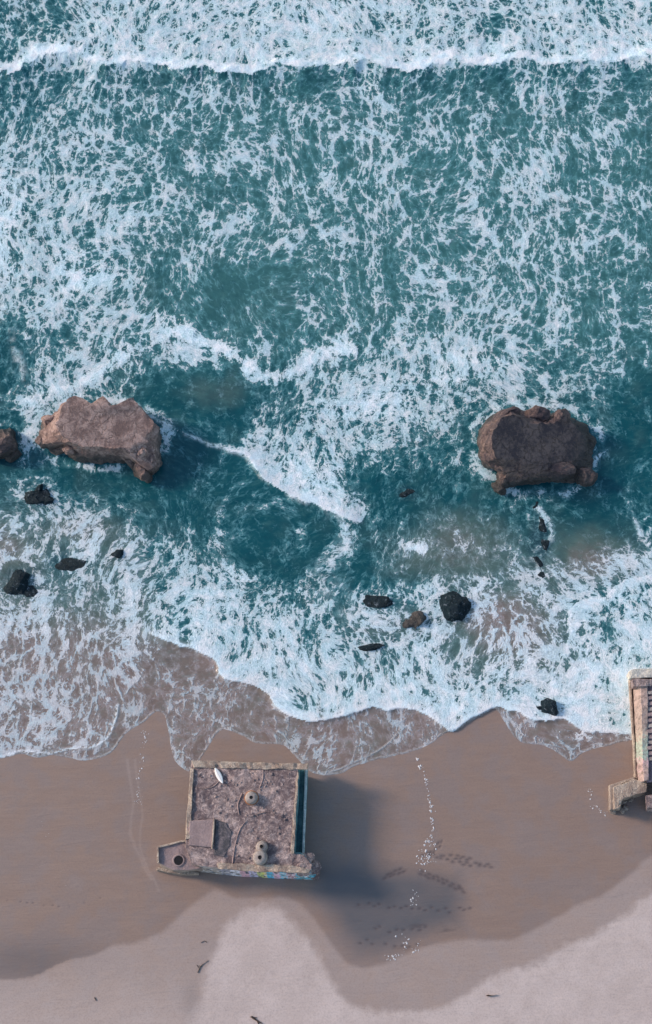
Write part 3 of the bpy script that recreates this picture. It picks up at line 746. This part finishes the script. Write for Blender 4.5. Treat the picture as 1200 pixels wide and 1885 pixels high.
# right block: its top leans away from the sun
c = (995, 812)
top = [(902, 818), (908, 790), (922, 768), (940, 758), (955, 766), (968, 776), (990, 778), (1012, 777), (1032, 776), (1052, 778), (1070, 790), (1084, 808), (1086, 832), (1068, 848), (1040, 856), (1005, 856), (972, 852), (948, 846), (926, 848), (910, 846)]
mid = [(884, 818), (890, 788), (912, 762), (938, 750), (985, 760), (1040, 762), (1078, 780), (1094, 810), (1094, 850), (1078, 872), (1040, 878), (1000, 880), (950, 878), (922, 872), (905, 860), (890, 846)]
foot = [(873, 815), (879, 788), (902, 760), (930, 750), (980, 754), (1040, 758), (1082, 778), (1099, 812), (1099, 862), (1090, 894), (1050, 898), (1010, 894), (960, 900), (925, 908), (908, 905), (914, 882), (916, 866), (898, 862), (878, 850)]
zt2 = lambda x, y: 8.2-.036*(x-900)-.012*(y-812)
zm = lambda x, y: max(.5, 4.6-.020*(x-890))
t = thing('concrete_block', at(990, 830, 0), 'large brown block with shaded sloping top and sunlit left side, in surf at right', 'block', 'large broken blocks in the surf')
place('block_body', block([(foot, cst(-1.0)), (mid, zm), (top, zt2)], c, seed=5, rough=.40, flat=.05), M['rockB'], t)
for (x, y, z, s, r) in ((938, 764, 5.4, (1.5, .8, 1.2), .4), (985, 764, 3.6, (1.9, 1.2, 1.5), 0), (1032, 768, 3.2, (1.4, 1.2, 1.5), .5), (958, 866, 2.4, (1.7, 1.4, 1.6), 1), (928, 880, 1.2, (1.2, 1.3, 1.5), .2), (918, 900, .3, (.8, 1.1, 1.0), .9), (1030, 868, 2.0, (2.2, 1.2, 1.5), 0), (1078, 876, 1.0, (1.5, 1.5, 1.6), 0)):
    place('broken_lump', boulder(at(x, y, z), s, int(x), r, 4, .33), M['rockB'], t)

def rockthing(px, py, size, rotz, label, seed, z=.1, name='boulder', mat='rockW', extra=(), cat='rock'):
    b = at(px, py, 0)
    t = thing(name, b, label, cat, 'dark rocks awash in the shallows')
    place('rock_body', boulder(at(px, py, z), size, seed, rotz, 4, .34), M[mat], t)
    for (x, y, s2, r2, *dz) in extra:
        place('broken_lump', boulder(at(x, y, z), s2, seed+int(x), r2, 3, .34), M[mat], t)
rockthing(4, 822, (2.3, 2.6, 2.6), .2, 'dark brown rock cut off by the left edge, beside the big left block', 3, .3, mat='rockB', extra=((22, 838, (1.2, 1.0, 1.0), .4),))
rockthing(68, 914, (2.0, 1.2, .9), .2, 'dark wet rock with foam on it, below the big left block', 8, -.15, extra=((88, 922, (1.0, .7, .6), .2), (72, 902, (1.0, .7, .8), 1)))
rockthing(34, 1076, (1.8, 2.3, 1.1), -.5, 'rounded dark rock veined with foam near the left edge', 12, -.2, extra=((56, 1090, (1.1, .9, .5), 0),))
rockthing(217, 1020, (.9, .6, .45), .2, 'smallest dark rock awash in pale shallows at left', 15, 0)
rockthing(128, 1040, (2.6, 1.1, .34), .1, 'low flat dark reef barely awash, right of the rounded rock at left', 17, -.17)
rockthing(694, 1106, (2.1, 1.0, .6), -.1, 'low black rock, leftmost of the upper trio offshore of the square bunker', 21, -.12)
rockthing(765, 1143, (1.5, 1.1, .9), .5, 'small rock with a reddish sunlit face between two black rocks', 25, -.15, mat='rockB', extra=((752, 1148, (.9, .8, .5), .3),))
rockthing(836, 1120, (2.2, 2.3, 1.3), .2, 'bulky black rock, rightmost of the trio offshore of the square bunker', 29, -.25)
rockthing(684, 1192, (2.0, .55, .5), .1, 'thin low black rock nearest the shore foam, below the trio', 33, -.1)
rockthing(1012, 1303, (1.2, 1.2, 1.1), .6, 'dark teal rock sitting in the foam edge left of the ruined bunker', 37, gz(at(1012, 1303))+.1, extra=((992, 1303, (.7, .4, .4), .2),))
rockthing(996, 968, (.9, 1.5, .5), .3, 'long dark submerged ridge running from the big right block towards shore', 41, -.30, name='reef_ridge', extra=((1004, 1000, (.8, 1.3, .5), -.2, -.05), (988, 1032, (.7, 1.4, .5), .4), (996, 1062, (.8, .9, .45), .1), (982, 930, (1.1, .7, .4), .6)))
rockthing(748, 908, (1.3, .8, .3), .4, 'dim submerged rock between the two big blocks', 44, -.20)

# ------------------------------------------------------------------ the square bunker
ZR = 5.6
base = ground(455, 1520)
bk = thing('concrete_bunker', base, 'square roofed concrete bunker with graffiti, sunk in the wet sand at the swash edge', 'bunker', 'wartime bunkers on the beach')
def G(x, y, dz=0.0): return ground(x, y, dz)
def zr(x, y): return 5.4+.0016*(x-450)+.0016*(y-1500)     # the roof leans a little seaward
def Rf(x, y, dz=0.0): return at(x, y, zr(x, y)+dz)
roof = [(352, 1403), (549, 1410), (546, 1470), (541, 1520), (538, 1572), (560, 1573), (574, 1592), (572, 1606), (500, 1604), (430, 1600), (366, 1594), (352, 1590), (341, 1560), (341, 1548)]
# body walls (four faces as one wall part each, meeting at the corners)
low = [(362, 1420), (560, 1428), (562, 1480), (560, 1530), (558, 1580), (572, 1590), (582, 1603), (577, 1621), (500, 1618), (430, 1614), (368, 1606), (356, 1602), (350, 1570), (350, 1560)]
def wallpart(i0, i1, mat, label=None, th=.5, seed=0):
    tops = [Rf(*roof[i], -.30) for i in range(i0, i1+1)]; bots = [G(*low[i], -.6) for i in range(i0, i1+1)]
    cx = sum((p for p in tops), Vector())/len(tops); inner = Rf(450, 1505, -.3)
    ti = [p+(inner-p).normalized()*th for p in tops]; bi = [p+(G(450, 1510)-p).normalized()*th for p in bots]
    bm = bmesh.new()
    m = len(tops)
    T = [bm.verts.new(p) for p in tops]; B = [bm.verts.new(p) for p in bots]; TI = [bm.verts.new(p) for p in ti]; BI = [bm.verts.new(p) for p in bi]
    for k in range(m-1):
        bm.faces.new((T[k], T[k+1], B[k+1], B[k])); bm.faces.new((TI[k], BI[k], BI[k+1], TI[k+1]))
        bm.faces.new((T[k], TI[k], TI[k+1], T[k+1])); bm.faces.new((B[k], B[k+1], BI[k+1], BI[k]))
    bm.faces.new((T[0], B[0], BI[0], TI[0])); bm.faces.new((T[-1], TI[-1], BI[-1], B[-1]))
    o = place('wall', weather(bm, .5, .05, .9, 0, seed), mat, bk)
    if label: o['label'] = label
    return o
ox = base.x
M['graf'] = graffiti_material('painted_wall', [(0, (.45, .40, .36)), (.10, (.35, .36, .45)), (.20, (.80, .80, .88)), (.31, (.75, .42, .50)), (.42, (.62, .58, .80)), (.53, (.62, .75, .22)), (.60, (.80, .70, .12)), (.645, (.06, .55, .80)), (.73, (.85, .50, .65)), (.80, (.20, .65, .85)), (.87, (.85, .45, .55)), (.93, (.08, .48, .62))], 0, (G(366, 1606).x-ox, G(577, 1621).x-ox))
wallpart(0, 1, M['wall'], 'seaward wall')
wallpart(1, 5, M['dark_teal'], 'dark teal east wall')
wallpart(5, 7, M['graf'], 'broken painted corner')
wallpart(7, 10, M['graf'], 'graffiti covered landward wall')
wallpart(10, 13, M['wall'], 'west wall')
# roof slab
place('roof_slab', weather(prism([Rf(*p) for p in roof], [Rf(*p, -.45) for p in roof]), .35, .10, 1.1, .06, 2, chips=.3), M['roof'], bk)
# raised rims
def strip(name, quad, z0, z1, mat, seg=.4, amp=.06, seed=0, label=None, bev=.05, parent=None, chips=0.0):
    o = place(name, weather(prism([Rf(x, y, z1) for x, y in quad], [Rf(x, y, z0) for x, y in quad]), seg, amp, 1.2, bev, seed, chips), mat, parent or bk)
    if label: o['label'] = label
    return o
strip('parapet', [(352, 1400), (568, 1406), (566, 1417), (356, 1413)], -.4, .26, M['ledge'], seed=3, label='pale yellowish seaward parapet', chips=1.0, amp=.12)
strip('parapet', [(350, 1414), (357, 1414), (350, 1545), (341, 1545)], -.4, .22, M['ledge'], seed=4, label='narrow pale western rim', chips=.9, amp=.12)
strip('parapet', [(400, 1588), (538, 1594), (570, 1600), (568, 1608), (470, 1604), (400, 1599)], -.3, .28, M['ledge'], seed=5, amp=.12, label='crumbling landward rim', chips=.8)
strip('parapet', [(546, 1420), (550, 1420), (541, 1572), (535, 1572)], -.3, .22, M['ledge'], seed=6, amp=.12, label='broken eastern rim', chips=.8)
# lower gutter ledge along the east side with its outer lip
def lowq(name, quad, z0, z1, mat, seed=0, amp=.05, label=None):
    o = place(name, weather(prism([at(x, y, z1) for x, y in quad], [at(x, y, z0) for x, y in quad]), .45, amp, 1.2, .05, seed), mat, bk)
    if label: o['label'] = label
lowq('gutter_ledge', [(549, 1412), (560, 1412), (556, 1572), (539, 1574)], 2.0, 3.3, M['dark_teal'], 7, label='dark teal ledge')
lowq('ledge_lip', [(561, 1410), (567, 1410), (560, 1574), (555, 1574)], 1.9, 3.9, M['dark_teal'], 8, .07, 'pale topped outer lip')
lowq('ledge_coping', [(561, 1412), (566, 1412), (560, 1572), (556, 1572)], 3.80, 4.08, concrete('teal_coping', (.66, .72, .68), (.36, .46, .46)), 9, .05)
# broken south-east corner
for i, (x, y, z, s, r) in enumerate(((566, 1582, 4.6, (1.0, .9, .9), .3), (574, 1596, 4.2, (1.0, 1.1, 1.0), .9), (572, 1607, 3.6, (.9, .7, 1.2), .2), (556, 1578, 5.0, (.8, .6, .6), 0), (577, 1604, 2.4, (.8, .9, 1.6), .4), (552, 1596, 5.5, (1.0, .6, .35), .2), (562, 1606, 5.0, (1.0, .5, .5), .2))):
    place('broken_corner_lump', boulder(at(x, y, z), s, 60+i, r, 3, .4, .7), M['roof'] if i != 2 else M['graf'], bk)
# western wing with its shaft
wing = [(341, 1549), (341, 1562), (352, 1592), (366, 1595), (372, 1598), (345, 1602), (318, 1602), (290, 1588), (289, 1561), (315, 1553)]
wlow = [(348, 1562), (350, 1575), (358, 1600), (370, 1606), (375, 1606), (345, 1608), (318, 1607), (298, 1600), (297, 1572), (320, 1562)]
place('wing_body', weather(prism([at(x, y, 3.9) for x, y in wing], [G(x, y, -.5) for x, y in wlow]), .45, .08, 1.0, .06, 11), M['wall'], bk)['label'] = 'low western wing'
wp = place('wing_slab', weather(prism([at(x, y, 4.4) for x, y in wing], [at(x, y, 3.88) for x, y in wing]), .35, .08, 1.1, .05, 12), M['panel'], bk)
place('wing_rim', weather(prism([at(x, y, 4.75) for x, y in ((289, 1560), (292, 1559), (293, 1590), (289, 1589))], [at(x, y, 4.2) for x, y in ((289, 1560), (292, 1559), (293, 1590), (289, 1589))]), .4, .04, 1, .03, 13), M['ledge'], bk)
place('wing_rim', weather(prism([at(x, y, 4.66) for x, y in ((289, 1558), (340, 1546), (341, 1549), (290, 1561.5))], [at(x, y, 4.2) for x, y in ((289, 1558), (340, 1546), (341, 1549), (290, 1561.5))]), .4, .05, 1, .03, 14), M['ledge'], bk)
place('wing_footing', weather(prism([at(x, y, 1.9) for x, y in ((288, 1596), (335, 1603), (366, 1605), (366, 1609), (330, 1609), (288, 1602))], [G(x, y, -.3) for x, y in ((288, 1599), (335, 1606), (366, 1607), (366, 1612), (330, 1612), (288, 1605))]), .4, .05, 1, .05, 15), M['ledge'], bk)
sh = place('shaft_rim', tubew(at(329, 1584, 4.25), .80, .74, .32, 24, inner=.55), M['panel'], bk)
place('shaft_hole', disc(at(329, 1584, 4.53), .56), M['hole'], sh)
# raised smooth panel and the darker sunken bay
strip('roof_panel', [(349, 1511), (394, 1508), (391, 1560), (347, 1556)], -.05, .26, M['panel'], .6, .03, 16, 'smooth raised patch')
strip('roof_kerb', [(393, 1507), (396, 1507), (392, 1563), (389, 1562)], -.05, .42, M['ledge'], .5, .04, 17)
strip('dark_bay', [(397, 1510), (416, 1514), (425, 1530), (423, 1556), (412, 1578), (394, 1574)], -.05, .10, concrete('dark_bay_concrete', (.20, .17, .18), (.07, .07, .08), blot=.9, sc=1.6), .4, .08, 18, 'dark swirled bay')
# vents
def vent(x, y, r, h, seed, rust=False, hole=.3):
    p = Rf(x, y, -.05)
    bm = tubew(p, r*1.12, r, h, 28, inner=hole, dome=.12)
    for v in bm.verts: v.co += mn.noise_vector(v.co*2+Vector((seed, 0, 0)))*.04
    o = place('vent', bm, M['vent'], bk, shade=True)
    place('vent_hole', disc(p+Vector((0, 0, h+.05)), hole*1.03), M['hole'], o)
    if rust:
        bm = tubew(p+Vector((0, 0, -.02)), r*1.22, r*1.2, .22, 28)
        place('rusty_collar', bm, M['rust'], o)
    return o
vent(463, 1469, .72, .85, 1, True, .20)['label'] = 'round vent with rusty collar'
vent(482, 1559, .66, .80, 2, hole=.22)['label'] = 'smaller vent of the joined pair'
vent(479, 1579, .82, .95, 3, hole=.24)['label'] = 'larger vent of the joined pair'
strip('vent_plinth', [(472, 1556), (490, 1556), (490, 1590), (470, 1590)], -.05, .30, M['vent'], .4, .05, 21)
# loose rubble on the roof
bm = bmesh.new(); rnd = random.Random(5)
for i in range(170):
    x = rnd.uniform(358, 536); y = rnd.uniform(1420, 1586)
    if 345 < x < 428 and 1505 < y < 1580: continue
    if mn.noise(Vector((x*.03, y*.03, 2))) < -.05 and rnd.random() < .8: continue
    s = rnd.uniform(.06, .17)*(1.6 if rnd.random() < .08 else 1)
    b2 = boulder(Rf(x, y, s*.3), (s*1.3, s, s*.6), i, rnd.uniform(0, 3), 1, .3)
    me = bpy.data.meshes.new('tmp'); b2.to_mesh(me); b2.free(); bm.from_mesh(me); bpy.data.meshes.remove(me)
rb_ = place('rubble', bm, M['roof'], bk); rb_['kind'] = 'stuff'
# crumbled seams: shallow ridges of mortar
for i, P in enumerate(([(358, 1448), (375, 1452), (392, 1448), (405, 1436)], [(440, 1500), (438, 1480), (446, 1460)], [(484, 1412), (484, 1432), (478, 1450)], [(428, 1590), (432, 1560), (440, 1530), (452, 1512)], [(470, 1500), (490, 1495), (505, 1500)])):
    c_ = curve(P, 5); bm = bmesh.new(); prev = None
    for (x, y) in c_:
        w = random.uniform(.8, 1.8)
        vs = [bm.verts.new(Rf(x-w, y-w*.4, -.02)), bm.verts.new(Rf(x, y, .12)), bm.verts.new(Rf(x+w, y+w*.4, -.02))]
        if prev:
            for k in (0, 1): bm.faces.new((prev[k], prev[k+1], vs[k+1], vs[k]))
        prev = vs
    place('mortar_ridge', bm, M['panel'], bk)
# the white board lying near the seaward corner
b0 = Rf(403, 1428, .12)
brd = thing('surfboard', b0, 'white pointed surfboard lying on the roof of the square bunker near its seaward left corner', 'surfboard')
bm = bmesh.new(); rows = []; L = 2.05; ang = math.atan2(Rf(409, 1440).y-Rf(397, 1416).y, Rf(409, 1440).x-Rf(397, 1416).x)
ca, sa = math.cos(ang), math.sin(ang)
for i in range(25):
    u = i/24; w = .34*(math.sin(math.pi*min(max(u, .015), .985))**.62)*(1-.12*(u-.5))
    zz = .05*(2*u-1)**4
    row = []
    for (a, hz) in ((-1, 0), (-.7, .05), (0, .07), (.7, .05), (1, 0), (.7, -.035), (-.7, -.035)):
        lx, ly = (u-.5)*L, a*w
        row.append(bm.verts.new(b0+Vector((lx*ca-ly*sa, lx*sa+ly*ca, hz+zz+.06))))
    rows.append(row)
for a, b in zip(rows[:-1], rows[1:]):
    for k in range(7): bm.faces.new((a[k], a[(k+1) % 7], b[(k+1) % 7], b[k]))
bm.faces.new(rows[0][::-1]); bm.faces.new(rows[-1])
place('board_deck', bm, M['board'], brd, shade=True)
place('stringer', boxw(b0+Vector((0, 0, .134)), (L*.86, .03, .012), ang), M['fin'], brd)

# ------------------------------------------------------------------ the ruined bunker at the right edge
base = ground(1190, 1440)
rk = thing('ruined_bunker', base, 'roofless ruined concrete bunker cut off by the right edge, foam breaking over its seaward end', 'bunker', 'wartime bunkers on the beach')
def pr(name, tops, bots, zt_, zb_, mat, seed, seg=.5, amp=.08, label=None, chips=0.0, bev=.06):
    A = [at(x, y, zt_) for x, y in tops]; B = [at(x, y, zb_) if zb_ is not None else ground(x, y, -.6) for x, y in bots]
    o = place(name, weather(prism(A, B), seg, amp, .9, bev, seed, chips), mat, rk)
    if label: o['label'] = label
    return o
by = base.y
M['graf2'] = graffiti_material('painted_west_wall', [(0, (.40, .30, .27)), (.05, (.50, .33, .34)), (.12, (.36, .46, .38)), (.22, (.36, .43, .35)), (.34, (.42, .35, .29)), (.5, (.38, .29, .25)), (.8, (.42, .31, .27))], 1, (ground(1180, 1445).y-by, ground(1180, 1255).y-by), (.34, .26, .22), .0, .5)
# west wall (leans inland, so its outer face shows)
pr('west_wall', [(1178, 1250), (1192, 1250), (1194, 1436), (1184, 1438)], [(1157, 1254), (1188, 1262), (1190, 1440), (1169, 1441)], 4.4, None, M['graf2'], 31, .4, .09, 'sunlit wall with faded green and pink paint', .3)
pr('wall_rim', [(1158, 1251), (1162, 1251), (1173, 1438), (1169, 1438)], [(1157, 1252), (1162, 1252), (1173, 1440), (1169, 1440)], 1.7, None, M['ledge'], 32, .4, .05, 'thin pale foot kerb')
pr('seaward_wall', [(1164, 1250), (1240, 1248), (1240, 1260), (1166, 1264)], [(1160, 1254), (1236, 1252), (1236, 1268), (1162, 1270)], 4.7, None, M['roof'], 33, .4, .1, None, .4)
pr('pale_cap', [(1157, 1236), (1166, 1231), (1184, 1230), (1240, 1231), (1240, 1247), (1160, 1248)], [(1154, 1244), (1164, 1240), (1184, 1238), (1240, 1238), (1240, 1254), (1158, 1254)], 4.5, None, concrete('cream_cap', (.74, .70, .62), (.50, .48, .42), (.3, .27, .2), blot=.3), 39, .4, .14, 'pale cap over the seaward end', .4)  # cream block added to stand for the white cap on this end
pr('floor_slab', [(1190, 1262), (1250, 1262), (1250, 1440), (1190, 1440)], [(1190, 1262), (1250, 1262), (1250, 1440), (1190, 1440)], 4.1, None, concrete('purple_floor', (.30, .22, .25), (.15, .11, .13)), 34, .5, .06)
for i in range(13):
    y = 1272+i*10.2
    pr('floor_beam', [(1190, y), (1246, y-3), (1246, y+3.6), (1190, y+6.4)], [(1190, y), (1246, y-3), (1246, y+3.6), (1190, y+6.4)], 4.32+.06*math.sin(i*2), 3.9, M['panel'] if i % 3 else M['vent'], 40+i, .5, .07)
pr('pit_darkness', [(1190, 1412), (1250, 1408), (1250, 1446), (1190, 1446)], [(1190, 1412), (1250, 1408), (1250, 1446), (1190, 1446)], 4.0, 3.6, M['hole'], 55, .6, .05)  # black slab whose colour stands for the shade in the open pit
pr('landward_stub', [(1189, 1464), (1240, 1462), (1240, 1486), (1191, 1488)], [(1189, 1470), (1236, 1468), (1236, 1494), (1191, 1495)], 3.4, None, M['roof'], 56, .4, .12, None, .5)
# angled wing wall
pr('wing_wall', [(1129, 1449), (1168, 1434), (1190, 1440), (1190, 1458), (1165, 1464), (1145, 1470), (1140, 1488), (1131, 1490)], [(1126, 1452), (1168, 1438), (1186, 1444), (1186, 1464), (1165, 1470), (1147, 1476), (1142, 1492), (1126, 1493)], 3.0, None, M['ledge'], 57, .35, .1, None, .4)
pr('wing_kerb', [(1122, 1445), (1168, 1430), (1169, 1433.5), (1129, 1448), (1130, 1490), (1123, 1491)], [(1121, 1446), (1168, 1432), (1168, 1436), (1128, 1450), (1128, 1493), (1121, 1493)], 2.2, None, M['wall'], 58, .35, .05, 'thin outer kerb of the wing')
for i, (x, y, s) in enumerate(((1146, 1476, .55), (1150, 1488, .5), (1144, 1492, .45), (1128, 1494, .5), (1160, 1470, .5))):
    b = ground(x, y, .2)
    o = place('fallen_stone', boulder(b, (s, s*.8, s*.7), 80+i, i, 3, .35), M['wall'], None, b)
    tag(o, ['pale fallen stone against the inner face of the wing wall', 'fallen stone in the shadow, furthest right in the row by the wing', 'fallen stone at the landward foot of the wing wall', 'fallen stone under the tip of the outer kerb', 'fallen stone tucked highest up the wing wall'][i], 'stone', 'stones fallen beside the ruined bunker')

# ------------------------------------------------------------------ froth: spray cap and dried flecks
def flecks(pts, n, spread, smin, smax, label, seed):
    c_ = curve(pts, 6); bm = bmesh.new(); rnd = random.Random(seed)
    for i in range(n):
        k = rnd.uniform(0, len(c_)-1.001); j = int(k); f = k-j
        if mn.noise(Vector((k*.9, seed, 0))) < -.15: continue
        w = spread*(1+1.5*max(0, mn.noise(Vector((k*.4, 5, seed)))))
        x = c_[j][0]*(1-f)+c_[j+1][0]*f+rnd.gauss(0, w); y = c_[j][1]*(1-f)+c_[j+1][1]*f+rnd.gauss(0, w*.8)
        s = rnd.uniform(smin, smax)*.75*(.5 if rnd.random() < .5 else 1); p = ground(x, y, .03); a0 = rnd.uniform(0, 3.1); m = 7
        el = rnd.uniform(.35, .8)
        ctr = bm.verts.new(p+Vector((0, 0, s*.25))); vs = []
        for q in range(m):
            a = 2*math.pi*q/m; r = s*rnd.uniform(.6, 1.2); lx, ly = r*math.cos(a), r*el*math.sin(a)
            vs.append(bm.verts.new(p+Vector((lx*math.cos(a0)-ly*math.sin(a0), lx*math.sin(a0)+ly*math.cos(a0), -.02))))
        for q in range(m): bm.faces.new((vs[q], vs[(q+1) % m], ctr))
    o = place('foam_flecks', bm, M['froth'], None, ground(*pts[0])); o['kind'] = 'stuff'; o['label'] = label; o['category'] = 'foam'
flecks([(768, 1395), (782, 1430), (790, 1470), (796, 1510), (794, 1545)], 95, 2.0, .08, .26, 'string of white foam flecks trailing inland from the swash', 1)
flecks([(792, 1545), (788, 1570), (776, 1592)], 90, 6.0, .08, .24, 'dense cluster of foam flecks ending the long string', 2)
flecks([(766, 1640), (758, 1668)], 26, 3.5, .07, .2, 'small patch of flecks midway down the dark wet sand', 3)
flecks([(742, 1715), (745, 1742), (728, 1762), (712, 1768)], 40, 4.0, .07, .24, 'scatter of flecks at the lower edge of the dark wet sand', 4)
flecks([(770, 1728), (772, 1738), (762, 1752)], 18, 3.5, .07, .18, 'few flecks right of the lowest scatter', 5)
flecks([(268, 1345), (262, 1390), (256, 1440), (254, 1480)], 75, 3.0, .07, .20, 'faint line of foam flecks left of the square bunker', 6)
flecks([(1085, 1450), (1092, 1480), (1105, 1494), (1120, 1500)], 50, 2.5, .07, .20, 'curl of flecks beside the wing of the ruined bunker', 7)
flecks([(78, 1495), (100, 1590), (118, 1630)], 18, 5, .05, .13, 'sparse pinpricks of foam on the left wet sand', 8)

# ------------------------------------------------------------------ driftwood and weed
def stick(pts, r, name, label, cat, mat, twigs=()):
    b = ground(*pts[0])
    t = thing(name, b, label, cat)
    for nm, P, rr in [('stem', pts, r)]+[('twig', q, r*.6) for q in twigs]:
        bm = bmesh.new(); prev = None; c_ = curve(P, 4)
        for i, (x, y) in enumerate(c_):
            p = ground(x, y, rr*.8); k = rr*(1-.5*i/len(c_))*random.uniform(.8, 1.2)
            vs = [bm.verts.new(p+Vector((k*math.cos(a)*.9, k*math.cos(a)*.4, k*math.sin(a)))) for a in (0, 1.26, 2.51, 3.77, 5.03)]
            if prev:
                for q in range(5): bm.faces.new((prev[q], prev[(q+1) % 5], vs[(q+1) % 5], vs[q]))
            else: bm.faces.new(vs[::-1])
            prev = vs
        bm.faces.new(prev)
        place(nm, bm, mat, t)
stick([(462, 1871), (470, 1877), (482, 1884)], .14, 'driftwood', 'short dark stick on pale sand at the bottom edge', 'driftwood', M['wood'], [[(466, 1873), (473, 1873)], [(474, 1880), (476, 1886)]])
stick([(896, 1832), (904, 1833), (914, 1831)], .16, 'driftwood', 'small dark stub on the pale cusp at lower right', 'driftwood', M['wood'])
stick([(364, 1790), (370, 1778), (383, 1768)], .07, 'seaweed_strand', 'forked dark weed strand below the bunker on grey sand', 'seaweed', M['weed'], [[(366, 1778), (372, 1780)], [(368, 1785), (362, 1776)]])
stick([(370, 1735), (376, 1732), (381, 1735)], .06, 'seaweed_strand', 'tiny curl of weed just above the forked strand', 'seaweed', M['weed'])
stick([(174, 1836), (177, 1842)], .07, 'seaweed_strand', 'tiny dark weed scrap on the lower left sand', 'seaweed', M['weed'])
